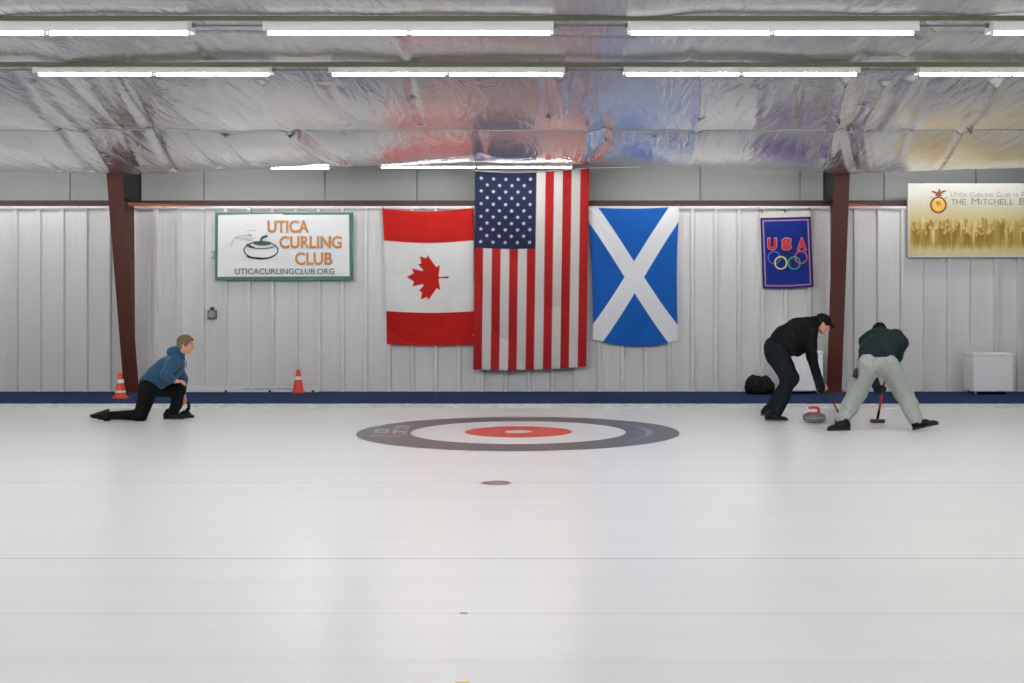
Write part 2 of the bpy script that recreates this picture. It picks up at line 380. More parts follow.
for k in range(-3,4):
    x0 = (266-CX)*sA+3.07*k
    vis = -1 <= k <= 2
    strip_light(x0, x0+2.44, 10.6, zAt, zAu, ordA[k+1] if vis else OUT, 'fluorescent strip lights on the ceiling' if vis else 'strip lights out of view', hook=((20,377,741,1100)[k+1]-CX)*sA if vis else None)
for k in range(-4,4):
    x0 = (330.5-CX)*sB+3.05*k
    vis = -1 <= k <= 2
    strip_light(x0, x0+2.44, 13.0, zBt, zBu, ordB[k+1] if vis else OUT, 'fluorescent strip lights on the ceiling' if vis else 'strip lights out of view', conduit=.61, hook=((128,422,716,1012)[k+1]-CX)*sB if vis else None)
for D in (8.1, 5.5):  # unseen rows nearer the camera, put in to light the ice
    for k in range(-4,5):
        x0 = -2.5+3.07*k
        if x0 < XL+.3 or x0+2.44 > XR-.3: continue
        strip_light(x0, x0+2.44, D, 3.83, 3.75, OUT, 'strip lights out of view', conduit=0)
sC = 19.3/F
strip_light((380-CX)*sC, (573-CX)*sC, 19.3, EYE+(HY-162.5)*sC, EYE+(HY-167.0)*sC, 'bright strip light at the edge of the foil directly over the hanging flags', conduit=0, tubemat='tube_dim')
strip_light((270-CX)*sC, (331-CX)*sC, 19.3, EYE+(HY-165.5)*sC, EYE+(HY-168.0)*sC, 'short strip light just under the foil edge above the Utica Curling Club sign', conduit=0, tubemat='tube_dim', npc=1)
OUTC = 'strip light of the row hidden above the foil edge along the wall'
for (a_,b_,n_) in (((139-CX)*sC,(268-CX)*sC,1),((621-CX)*sC,(812-CX)*sC,2),((862-CX)*sC,(1053-CX)*sC,2),((-102-CX)*sC,(91-CX)*sC,2)):
    strip_light(a_, b_, 19.42, 3.72, 3.66, OUTC, 'strip lights hidden by the foil', conduit=0, tubemat='tube_dim', npc=n_)
for o_ in [o for o in bpy.data.objects if o.name.startswith('fluorescent_light') and o.location.y > 19]:
    for dx in (-.5,.5):
        MB().tube([(o_.location.x+dx*.9,o_.location.y,o_.location.z),(o_.location.x+dx*.9,o_.location.y,4.8)], .004, 6).build('suspension_rod', M['grey_plastic'], o_)

# ---------------------------------------------------------------- cloth & printed surfaces
def inpoly(px, py, poly):
    poly = np.asarray(poly, float); c = np.zeros(px.shape, bool); n = len(poly)
    for i in range(n):
        x0,y0 = poly[i]; x1,y1 = poly[(i+1)%n]
        if y0 == y1: continue
        k = ((y0 > py) != (y1 > py)) & (px < (x1-x0)*(py-y0)/(y1-y0)+x0); c ^= k
    return c
def ss(colfn, U, V, du, dv, n=3):
    out = 0
    for i in range(n):
        for j in range(n):
            out = out + lin_np(colfn(U+du*((i+.5)/n-.5), V+dv*((j+.5)/n-.5)))
    return out/(n*n)
def cloth(name, TL, TR, BL, BR, D, colfn, material, parent=None, res=2.0, top=None, bot=None, wave=.012, left=None, right=None, seed=0, thick=.004):
    w = max(abs(TR[0]-TL[0]), abs(BR[0]-BL[0])); h = max(abs(BL[1]-TL[1]), abs(BR[1]-TR[1]))
    nu = int(w*res)+1; nv = int(h*res)+1
    u = np.linspace(0,1,nu); v = np.linspace(0,1,nv); U, Vv = np.meshgrid(u, v, indexing='ij')
    px = (TL[0]*(1-U)+TR[0]*U)*(1-Vv)+(BL[0]*(1-U)+BR[0]*U)*Vv
    py = (TL[1]*(1-U)+TR[1]*U)*(1-Vv)+(BL[1]*(1-U)+BR[1]*U)*Vv
    if top: py = py+top(U)*(1-Vv)
    if bot: py = py+bot(U)*Vv
    if left: px = px+left(Vv)*(1-U)
    if right: px = px+right(Vv)*U
    r = np.random.RandomState(seed); dy = np.zeros_like(U)
    for k in range(9):
        a = r.uniform(2,14); b = r.uniform(-13,13); dy += wave/(1+a*.12)*np.sin(a*U+b*Vv+r.rand()*6.28)*(.35+.65*Vv)
    for s_, xs in ((1,0),(-1,1)):      # tension creases fanning from the hung corners
        for k in range(4):
            ang = .25+.3*k; d = (U-xs)*s_; dy += wave*.55*np.exp(-((d-Vv*math.tan(ang)*.7)/.035)**2)*np.exp(-Vv*2.2)
    Dd = D-np.abs(dy)*1.0-.0
    X = (px-CX)*D/F; Z = EYE+(HY-py)*D/F
    C = ss(colfn, U, Vv, 1/(nu-1), 1/(nv-1))
    n = nu*nv; idx = np.arange(n).reshape(nu,nv)
    V3 = np.stack([X,Dd,Z],-1).reshape(-1,3)
    Fq = np.stack([idx[:-1,:-1],idx[1:,:-1],idx[1:,1:],idx[:-1,1:]],-1).reshape(-1,4)[:, ::-1]
    o = mesh_obj(name, V3.tolist(), Fq.tolist(), material, parent, True)
    ca = o.data.color_attributes.new('Col', 'FLOAT_COLOR', 'POINT')
    ca.data.foreach_set('color', np.concatenate([C.reshape(-1,3), np.ones((n,1))],1).astype(np.float32).ravel())
    return o
M['flagcloth'] = attr_mat('flag_cloth', .8, .12, 40)
M['vinyl'] = attr_mat('printed_vinyl', .5, .05, 8)
def hooks(r, pts, D):
    for p in pts:
        q = P(p[0], p[1], D)
        MB().tube([q+Vector((0,.0,.0)), q+Vector((0,-.012,.012)), q+Vector((0,-.004,.03))], .005, 6).build('grommet_hook', M['grey_plastic'], r)
# Canada
leaf_path = "45,-863 -111,-98 -859,151 116,-320 -20,-73 -941,-762 212,-99 34,-79 -186,-572 542,115 73,-38 105,-247 423,454 111,-57 -204,-1052 327,189 91,-27 332,-652 332,652 91,27 327,-189 -204,1052 111,57 423,-454 105,247 73,38 542,-115 -186,572 34,79 212,99 -941,762 -20,73 116,320 -859,-151 -111,98 45,863"
lp = [(-90.,2030.)]
for t in leaf_path.split():
    a,b = map(float, t.split(',')); lp.append((lp[-1][0]+a, lp[-1][1]+b))
# leaf turned a quarter left: its tip (-y) points left, stem right
xs_ = [p[1] for p in lp]; ys_ = [-p[0] for p in lp]
lx0,lx1 = min(xs_),max(xs_); ly0,ly1 = min(ys_),max(ys_)
def pxu(x): return (x-382)/(473.5-382)
leaf = [(.240+(x-lx0)/(lx1-lx0)*.475, .328+(y-ly0)/(ly1-ly0)*.335) for x,y in zip(xs_,ys_)]
def canada(U, V):
    red = np.array([172,20,12]); wh = np.array([214,214,212])
    m = (V < .237) | (V > .757) | inpoly(U, V, leaf)
    return np.where(m[...,None], red, wh)
r = root('flag', P(428,208,20.1), 'red and white flag with a sideways maple leaf hung on the wall', 'flag')
cloth('flag_cloth', (382.3,208.5),(473.3,208.0),(386.8,344),(474.3,344.5), 20.1, canada, M['flagcloth'], r, top=lambda u: 3.0*np.sin(PI*u), bot=lambda u: 1.2*np.sin(PI*u), seed=3, left=lambda v: 1.0*np.sin(PI*v))
hooks(r, [(383.5,208.5),(472.5,208)], 20.1)
# USA flag
def star(cx, cy, rx, ry):
    return [(cx+rx*(1 if i%2==0 else .42)*math.sin(i*PI/5), cy-ry*(1 if i%2==0 else .42)*math.cos(i*PI/5)) for i in range(10)]
Wc, Hc = 7/13., .385
stars = []
for i in range(1,10):
    for j in range(1,12):
        if (i+j)%2 == 0: stars.append((i*Wc/10, j*Hc/12))
def usaflag(U, V):
    red = np.array([156,22,22]); wh = np.array([198,195,191]); bl = np.array([24,31,62])
    k = np.floor(np.clip(U,0,.99999)*13).astype(int)
    C = np.where((k%2==0)[...,None], red, wh)
    can = (U < Wc)&(V < Hc); C = np.where(can[...,None], bl, C)
    for (cx,cy) in stars:
        sel = (abs(U-cx) < .03)&(abs(V-cy) < .02)
        if not sel.any(): continue
        ii = np.where(sel); s = inpoly(U[ii], V[ii], star(cx,cy,.0195,.011)); C[ii[0][s], ii[1][s]] = wh
    return C
r = root('flag', P(531,170,20.02), 'tall stars and stripes flag hung vertically in the middle of the wall', 'flag')
cloth('flag_cloth', (475.3,171.5),(589.3,168.8),(473.3,369.5),(586.2,366.5), 20.02, usaflag, M['flagcloth'], r, top=lambda u: 3.6*np.sin(PI*u)*(1-u*.5), bot=lambda u: 1.8*np.sin(PI*u), seed=8, wave=.026)
MB().tube([P(470,168.6,20.02)]+[P(475+115*t, 170.6+3.3*math.sin(PI*t)*(1-t*.5)-2.6*t, 20.02) for t in np.linspace(0,1,12)]+[P(640,167,20.3)], .005, 6).build('cord', M['whitemetal'], r)
MB().tube([P(473.6,335,20.0),P(474.2,335.2,19.98)],.012,8).build('grommet_hook', M['whitemetal'], r)
# Scotland
def scot(U, V):
    bl = np.array([12,84,168]); wh = np.array([222,224,226])
    x = U*90; y = V*137; L_ = math.hypot(90,137)
    d1 = abs(x*137-y*90)/L_; d2 = abs((90-x)*137-y*90)/L_
    return np.where(((d1 < 8.6)|(d2 < 8.6))[...,None], wh, bl)
r = root('flag', P(633,206,20.1), 'blue flag with a white diagonal cross hung beside the tall striped flag', 'flag')
cloth('flag_cloth', (587.8,207.3),(679.3,206.7),(593.0,340),(678.2,341), 20.1, scot, M['flagcloth'], r, top=lambda u: 1.6*np.sin(PI*u), bot=lambda u: 6.5*np.sin(PI*u)**.8-1, seed=12, right=lambda v: -2.0*np.sin(PI*v), left=lambda v: 1.4*np.sin(PI*v))
hooks(r, [(588.6,207),(678.6,206.5)], 20.1)

# printed text helper: fits a string to a pixel box at a given distance
def text_fit(s, x0, y0, x1, y1, D, m, parent, bold=0.0, name='lettering', shear=0, depth=.003, spacing=1.0):
    cu = bpy.data.curves.new(name, 'FONT'); cu.body = s; cu.size = 1; cu.extrude = .004; cu.offset = bold; cu.space_character = spacing; cu.shear = shear
    t = bpy.data.objects.new(name, cu); COL.objects.link(t)
    me = bpy.data.meshes.new_from_object(t); bpy.data.objects.remove(t); bpy.data.curves.remove(cu)
    n = len(me.vertices); co = np.empty(n*3); me.vertices.foreach_get('co', co); co = co.reshape(-1,3)
    a = P(x0,y1,D); b = P(x1,y0,D)
    mn = co.min(0); mx = co.max(0)
    X = a.x+(co[:,0]-mn[0])/(mx[0]-mn[0])*(b.x-a.x); Z = a.z+(co[:,1]-mn[1])/(mx[1]-mn[1])*(b.z-a.z)
    Y = np.where(co[:,2] > 0, D-depth, D)
    me.vertices.foreach_set('co', np.stack([X,Y,Z],-1).ravel()); me.update()
    me.name = name; me.materials.clear(); me.materials.append(m)
    o = bpy.data.objects.new(name, me); COL.objects.link(o); attach(o, parent); return o
def ribbon(mb, pts, w, D, closed=False, depth=.002):
    pts = [Vector((p[0],p[1])) for p in pts]; n = len(pts); A = []; B = []
    for i in range(n):
        a = pts[(i-1)%n] if closed or i else pts[0]; b = pts[(i+1)%n] if closed or i < n-1 else pts[-1]
        t = (b-a).normalized(); nn = Vector((-t.y,t.x)); ww = w[i] if isinstance(w,(list,tuple)) else w
        A.append(P(*(pts[i]+nn*ww/2), D-depth)); B.append(P(*(pts[i]-nn*ww/2), D-depth))
    V = A+B; Fc = [(i,(i+1)%n,(i+1)%n+n,i+n) for i in range(n if closed else n-1)]
    mb.add(V, Fc); return mb
def ell_pts(cx, cy, rx, ry, a0=0, a1=2*PI, n=40, endpoint=False):
    return [(cx+rx*math.cos(a), cy+ry*math.sin(a)) for a in np.linspace(a0,a1,n,endpoint=endpoint)]
def ppoly(mb, pts, D): mb.add([P(x,y,D) for x,y in pts], [tuple(range(len(pts)))]); return mb

# ---------------------------------------------------------------- Utica Curling Club sign
M['green'] = mat('sign_green', (58,112,92), .5, noise=.06, nscale=10)
M['greendark'] = mat('print_green', (36,84,68), .5)
M['orange'] = mat('print_orange', (205,132,50), .5); M['greyprint'] = mat('print_grey', (96,98,100), .5); M['blackprint'] = mat('print_black', (38,42,42), .5)
M['faintprint'] = mat('print_faint', (150,154,156), .5)
Ds = 20.08
r = root('sign', P(284,246,Ds), 'white vinyl sign with green border reading Utica Curling Club above a stone logo', 'sign')
a = P(215,280.5,Ds); b = P(352.6,212.4,Ds)
MB().box(a.x,b.x,Ds,Ds+.055,a.z,b.z,.004).build('border', M['green'], r)
cloth('banner_sheet', (218.2,215.2),(349,214.6),(217.6,276.9),(349.6,276.2), Ds-.004, lambda U,V: np.ones(U.shape+(3,))*np.array([232,233,235]), M['vinyl'], r, res=1, top=lambda u: -1.0*np.sin(PI*u)*(u<.5)-0*u, wave=.003, seed=5)
Dt = Ds-.016
for s,bx in (('UTICA',(267.8,220.5,308.7,232.7)),('CURLING',(279.8,236.1,341.4,248.2)),('CLUB',(295.4,252.5,332.1,264.8))):
    text_fit(s, bx[0]-.3,bx[1]-.2,bx[2]+.3,bx[3]+.25, Dt+.004, M['greyprint'], r, .026, 'letter_outline')
    text_fit(s, *bx, Dt, M['orange'], r, .012)
text_fit('UTICACURLINGCLUB.ORG', 234.9,268.5,334.4,274.3, Dt, M['greyprint'], r, .012)
lg = MB()
ribbon(lg, ell_pts(261,250.2,17.0,8.6), [1.1+.5*max(0,math.sin(a_)) for a_ in np.linspace(0,2*PI,40,endpoint=False)], Dt, True)
ribbon(lg, ell_pts(261,245.3,14.2,3.2,0.15,PI-.15,20,True), .9, Dt)
ribbon(lg, [(246,256.6),(250,257.4),(256,258.2),(263,258.4),(270,257.6)], [.6,1.6,2.0,1.6,.5], Dt)
ribbon(lg, [(246.5,243.5),(250,246),(255,247.6)], [.5,1.8,.4], Dt)
lg.build('stone_outline', M['blackprint'], r)
lg = MB(); ppoly(lg, ell_pts(262.5,243.3,9.2,2.3)[::-1], Dt-.004)
ribbon(lg, [(260.4,242.5),(261.2,239),(263.4,237),(267.6,235.9)], [1.6,2.2,2.6,2.2], Dt-.002)
lg.build('stone_handle_print', M['greendark'], r)
lg = MB()
for pl in ([(231.5,247),(232.5,241),(235,237.5),(240,238.6),(246,240),(252,241),(257,241.5)],[(236,237.2),(243,235.6),(250,234.8)],[(247,231.3),(251,230.6),(256,230.8)],[(244,238.4),(249,239.6),(255,238)],[(248,234.6),(252,235.2)]):
    ribbon(lg, pl, .5, Dt)
ribbon(lg, [(248.2,235.2),(251.5,235.2)], 1.3, Dt-.001)
lg.build('hand_sketch', M['faintprint'], r)

# ---------------------------------------------------------------- USA banner with rings
def usab(U, V):
    bl = np.array([22,42,128]); pu = np.array([52,28,92]); ln = np.array([176,140,190]); wh=np.array([214,212,206])
    x = U*51.; y = V*75-6.
    ed = np.minimum(np.minimum(x, 51-x), np.minimum(y, 69-y))
    C = np.where((ed < 2.2)[...,None], pu, bl)
    C = np.where(((ed >= 2.2)&(ed < 3.4))[...,None], ln, C)
    return np.where((y < 0)[...,None], wh, C)
r = root('banner', P(786,212,20.1), 'small royal blue banner with red USA letters and five interlaced rings', 'banner')
cloth('banner_cloth', (760,211.8),(810.3,210.6),(762.8,288.4),(813.4,286.8), 20.1, usab, M['flagcloth'], r, res=3, seed=21, wave=.006, bot=lambda u: 1*np.sin(PI*u))
M['redprint'] = mat('print_red', (196,34,44), .7); M['pinkprint'] = mat('print_pink', (224,170,180), .7)
DU = 20.1-.022
for s,x0,x1 in (('U',767.8,776.6),('S',782,791.2),('A',797.4,806.4)):
    text_fit(s, x0-.5,237.6,x1+.5,250.4, DU+.004, M['pinkprint'], r, .07, 'letter_outline')
    text_fit(s, x0,238.2,x1,249.9, DU, M['redprint'], r, .055)
for nm,cx,cy,c in (('blue',774.2,257.6,(60,100,196)),('black',787.4,257.6,(26,28,44)),('red',801,257.2,(190,90,110)),('yellow',780.8,262.8,(214,206,120)),('green',794.2,263,(60,150,136))):
    mm = mat('ring_'+nm, c, .7); mb = MB(); ribbon(mb, ell_pts(cx,cy,5.9,6.1,n=32), 1.5, DU-(.002 if cy > 260 else 0), True); o = mb.build('ring', mm, r); o['label'] = nm+' ring print'
MB().tube([P(758,211.3,20.11),P(812,210.1,20.11)], .006, 6).build('rod', M['grey_plastic'], r)
clips = [(762,210.9),(785,210.6),(809.5,210)]
for c_ in clips:
    q = P(c_[0],c_[1],20.09); MB().box(q.x-.015,q.x+.015,q.y-.012,20.139,q.z-.03,q.z+.03,.003).build('clip', M['grey_plastic'], r)

# ---------------------------------------------------------------- sepia banner (runs out of frame)
BX0, BX1, BY0, BY1 = 908.3, 1178.0, 183.4, 257.3
rr = np.random.RandomState(5)
ppl = []
for i in range(230):
    x = rr.uniform(4,265); base = rr.uniform(52,66.5); hgt = rr.uniform(15,23); ppl.append((x, base, hgt, rr.uniform(1.1,2.2), rr.choice([0,0,0,1,1,2])))
ppl.sort(key=lambda p: p[1])
def sepia(U, V):
    x = U*(BX1-BX0); y = V*(BY1-BY0)+.9*np.sin(U*181)+.6*np.sin(U*433+2)
    t = np.clip((y-12)/30,0,1)[...,None]; C = np.array([198,196,190])*(1-t)+np.array([188,170,110])*t
    t2 = np.clip((y-58)/12,0,1)[...,None]; C = C*(1-t2)+np.array([206,190,146])*t2
    nz = .5+.25*np.sin(x*.21+np.sin(y*.3))+.25*np.sin(x*.083+1.7)
    t3 = (np.clip((y-33-4*nz)/8,0,1)*np.clip((66-y)/6,0,1)*np.clip((x-1)/5,0,1))[...,None]*.6; C = C*(1-t3)+np.array([150,126,44])*t3
    for (bx, by, h, w, k) in ppl:
        c0 = (np.array([128,98,32]), np.array([226,206,152]), np.array([150,92,36]))[k]
        top = by-h
        body = (np.abs(x-bx) < w*(.75+.25*np.clip((y-top)/6,0,1)))&(y > top+3.5)&(y < by)
        al = (.6-.38*np.clip((y-top)/h,0,1))[...,None]
        gap = (np.abs(x-bx) < .25)&(y > by-h*.42)
        head = ((x-bx)**2+(y-top-2.0)**2*.8 < 1.5)
        C = np.where((body&~gap)[...,None], C*(1-al)+c0*al, C); C = np.where(head[...,None], C*.35+np.array([204,180,124])*.65, C)
    y = V*(BY1-BY0); ed = np.minimum(np.minimum(x, (BX1-BX0)-x), np.minimum(y,(BY1-BY0)-y)); C = np.where((ed < 1.2)[...,None], np.array([204,203,196]), C)
    return C
Db_ = 20.05
r = root('banner', P(1040,220,Db_), 'wide white and sepia banner with gold eagle medallion and an old crowd photo', 'banner')
a = P(BX0,BY1,Db_); b = P(BX1,BY0,Db_)
MB().box(a.x,b.x,Db_+.002,20.1345,a.z,b.z).build('backing_board', M['cap'], r)
cloth('printed_sheet', (BX0,BY0),(BX1,BY0),(BX0,BY1),(BX1,BY1), Db_, sepia, M['vinyl'], r, res=2, wave=.002, seed=2)
M['sage'] = mat('print_sage', (112,138,122), .5); M['mauve'] = mat('print_mauve', (150,146,140), .5)
def smallcaps(words, x0, ycap, ybase, x1, m, small=.74):
    # widths by glyph, capitals larger than the rest
    tot = 0; runs = []
    for ch, big in words:
        if ch == ' ': runs.append((ch, .62, 0)); tot += .62; continue
        wd = {'I':.38,'M':1.05,'L':.68,'E':.72,'T':.72,'R':.8,'U':.86,'B':.8,'P':.75,'S':.72}.get(ch,.85)*(1 if big else small); runs.append((ch,wd,big)); tot += wd+.12
    k = (x1-x0)/tot; x = x0
    for ch,wd,big in runs:
        if ch == ' ': x += wd*k; continue
        yc = ycap if big else ybase-(ybase-ycap)*small
        xa, xb_ = (x+wd*k*.34, x+wd*k*.66) if ch == 'I' else (x, x+wd*k)
        text_fit(ch, xa, yc, xb_, ybase, Db_-.008, m, r, 0, 'letter'); x += (wd+.12)*k
def sc(s): return [(c_.upper(), c_.isupper()) for c_ in s]
smallcaps(sc('Utica Curling Club is Presents'), 950.5, 192.0, 196.8, 1048, M['mauve'])
smallcaps(sc('the Mitchell Brothers'), 951, 198.0, 204.6, 1064, M['sage'], .82)
M['gold'] = mat('print_gold', (218,166,62), .45); M['brownp'] = mat('print_brown', (104,62,26), .5); M['eagle'] = mat('print_eagle', (132,64,34), .5); M['goldlite'] = mat('print_gold_light', (226,196,128), .45)
mx_, my_ = 938.4, 204.9
mb = MB(); ribbon(mb, ell_pts(mx_,my_,7.5,7.5), 1.7, Db_-.006, True); mb.build('medallion_ring', M['brownp'], r)
mb = MB(); ppoly(mb, ell_pts(mx_,my_,6.8,6.8)[::-1], Db_-.006); mb.build('medallion', M['gold'], r)
mb = MB(); ribbon(mb, [(936,203),(938,202.4),(940.5,203.2)], .9, Db_-.008); ribbon(mb, [(938.2,203.4),(938,206.5)], .8, Db_-.008); ribbon(mb,[(941,203.8),(940.6,205.6)],.8,Db_-.008); mb.build('medallion_relief', M['brownp'], r)
mb = MB(); ribbon(mb, [(934.8,199.8),(938.4,198.6),(942,199.8)], 1.4, Db_-.009); mb.build('medallion_shine', M['goldlite'], r)
mb = MB()
ppoly(mb, [(930.6,191.3),(934,190.8),(936.6,192.2),(938.2,191.2),(938.6,189.3),(940,189),(940.6,190.2),(940.2,191.8),(943.5,190.4),(947,190.4),(945,192),(942.2,193.2),(941.2,194.8),(942.3,196.6),(939.8,196.2),(939.2,198.2),(937.6,198.2),(937,196),(935,196),(936,194),(933,192.8)][::-1], Db_-.008)
mb.build('eagle_print', M['eagle'], r)
mb = MB(); ribbon(mb, [(930.8,197.6),(932,196.6),(933.2,197.8)], .9, Db_-.008); ribbon(mb, [(944.6,198.6),(945.6,197.6),(947,198.4)], .9, Db_-.008); mb.build('scroll_tips', M['sage'], r)

# ---------------------------------------------------------------- small wall things
q = P(212.4,314.2,20.16)
r = root('wall_socket', q, 'small grey round-cornered socket box on the wall under the Utica Curling Club sign', 'socket')
MB().box(q.x-.072,q.x+.072,q.y-.05,q.y+.035,q.z-.085,q.z+.07,.022).build('box', M['grey_plastic'], r)
MB().lathe([(.055,0),(.052,.014),(.02,.02)], (0,0,0), 20)
cv = MB(); cv.tube([(q.x,q.y-.05,q.z-.005),(q.x,q.y-.062,q.z-.005)], [.056,.05], 20)
shade_auto(cv.build('cover', mat('cover_grey',(148,152,150),.5), r))
MB().box(q.x-.025,q.x+.025,q.y-.04,q.y+.02,q.z+.07,q.z+.115,.006).build('conduit_fitting', M['dark'], r)
q = P(212.6,254.5,20.17)
r = root('wall_bracket', q, 'tiny pale two-bolt bracket on the wall beside the edge of the club sign', 'bracket')
MB().box(q.x-.02,q.x+.02,q.y-.01,q.y+.028,q.z-.07,q.z+.06,.004).build('plate', M['cap'], r)
for dz in (-.05,.04): MB().tube([(q.x,q.y-.01,q.z+dz),(q.x,q.y-.02,q.z+dz)], .012, 8).build('bolt', M['grey_plastic'], r)
# white plank with writing along the carpet
a = P(182.5,392.9,20.05); b = P(318,388.0,20.05)
r = root('board', Vector(((a.x+b.x)/2,20.05,.02)), 'long low white board with faint lettering standing against the foot of the wall', 'board')
zb0 = .022
MB().box(a.x,b.x,20.05,20.09,zb0,zb0+.085,.004).build('plank', M['whitemetal'], r)
tk = MB(); rr2 = random.Random(3); x = 243.
while x < 292:
    if rr2.random() < .14: x += 1.6
    px_ = x; k = rr2.randint(0,2)
    A = P(px_,389.4,20.049); 
    h0, h1 = zb0+.035, zb0+.070
    tk.box(A.x-.006,A.x+.006,20.046,20.0495,h0,h1)
    if k: tk.box(A.x,A.x+.02,20.046,20.0495,(h1-.01 if k == 1 else h0),(h1 if k == 1 else h0+.01))
    x += 2.1
tk.build('faded_lettering', M['faintprint'], r)['kind'] = 'stuff'
for px_ in (226,270,313): 
    A = P(px_,391.5,20.049); MB().box(A.x-.02,A.x+.02,20.035,20.0495,zb0,zb0+.03,.003).build('clip', M['dark'], r)

# ---------------------------------------------------------------- traffic cones
def cone(px, D, h, label, rot, bands, col, basecol):
    x = (px-CX)*D/F; z0 = .02
    r = root('traffic_cone', (x,D,z0), label, 'traffic cone')
    s = h/.4; mo = mat('cone_orange', col, .45, noise=.08, nscale=20); mbse = mat('cone_base', basecol, .5, noise=.15, nscale=30)
    bm = bmesh.new(); bmesh.ops.create_cube(bm, size=1)
    for v in bm.verts: v.co = Vector((v.co.x*.222*s, v.co.y*.222*s, v.co.z*.028*s+.014*s))
    bmesh.ops.bevel(bm, geom=[e for e in bm.edges if abs(e.verts[0].co.z-e.verts[1].co.z) > .01], offset=.035*s, segments=3, affect='EDGES')
    bmesh.ops.rotate(bm, verts=bm.verts, cent=(0,0,0), matrix=Matrix.Rotation(rot,3,'Z')); bmesh.ops.translate(bm, verts=bm.verts, vec=(x,D,z0))
    MB().bm(bm).build('base', mbse, r)
    def R(t): return (.088*(1-t)+.028*t)*s
    prof = [(.094*s,.028*s),(R(.03),.045*s)]+[(R(t),.028*s+t*(h-.028*s)) for t in (.2,.4,.6,.8,.97)]+[(.020*s,h)]
    shade_auto(MB().lathe(prof, (x,D,z0), 28).build('body', mo, r))
    for (t0,t1) in bands:
        hh = h-.028*s
        pr = [(R(t0)+.0005,.028*s+t0*hh),(R(t0)+.003,.028*s+t0*hh+.002),(R(t1)+.003,.028*s+t1*hh-.002),(R(t1)+.0005,.028*s+t1*hh)]
        shade_auto(MB().lathe(pr, (x,D,z0), 28).build('reflective_band', mat('band_white',(226,226,222),.35), r))
cone(120.4, 18.86, .385, 'orange traffic cone with two white bands in front of a steel column', .5, ((.56,.72),(.16,.25)), (222,64,22), (224,88,30))
cone(298.3, GD(394.6)+.08, .38, 'orange traffic cone in front of the long low white board below the club sign', .25, ((.52,.68),), (214,58,20), (200,54,22))

# ---------------------------------------------------------------- chest freezers (white boxes on casters)
M['boxwhite'] = mat('box_white', (244,244,244), .35, noise=.02, nscale=6)
def white_box(x0, x1, D0, D1, z0, z1, label):
    r = root('storage_box', ((x0+x1)/2,(D0+D1)/2,.02), label, 'white box on casters')
    MB().box(x0,x1,D0,D1,z0,z1-.045,.008).build('body', M['boxwhite'], r)
    MB().box(x0-.008,x1+.008,D0-.01,D1,z1-.042,z1,.012).build('lid', M['boxwhite'], r)
    for sx in (x0+.06,x1-.06):
        for y in (D0+.06,D1-.06):
            c_ = MB().tube([(sx-.011,y,.02+.026),(sx+.011,y,.02+.026)], .026, 16).build('caster', M['grey_plastic'], r)
            MB().box(sx-.017,sx+.017,y-.012,y+.012,.02+.045,z0).box(sx-.017,sx-.013,y-.01,y+.01,.04,.07).box(sx+.013,sx+.017,y-.01,y+.01,.04,.07).build('caster_fork', M['whitemetal'], c_)
    return r
D0 = 19.52
white_box((973.6-CX)*D0/F, (1013.2-CX)*D0/F, D0, D0+.5, .075, EYE+(HY-353.2)*D0/F, 'white cube-shaped box on casters in full view against the wall below the sepia banner')
D0 = 19.6
white_box((783-CX)*D0/F, (823.0-CX)*D0/F, D0, D0+.45, .075, EYE+(HY-351.4)*D0/F, 'white cube-shaped box mostly hidden behind the person in black, beside a steel column')

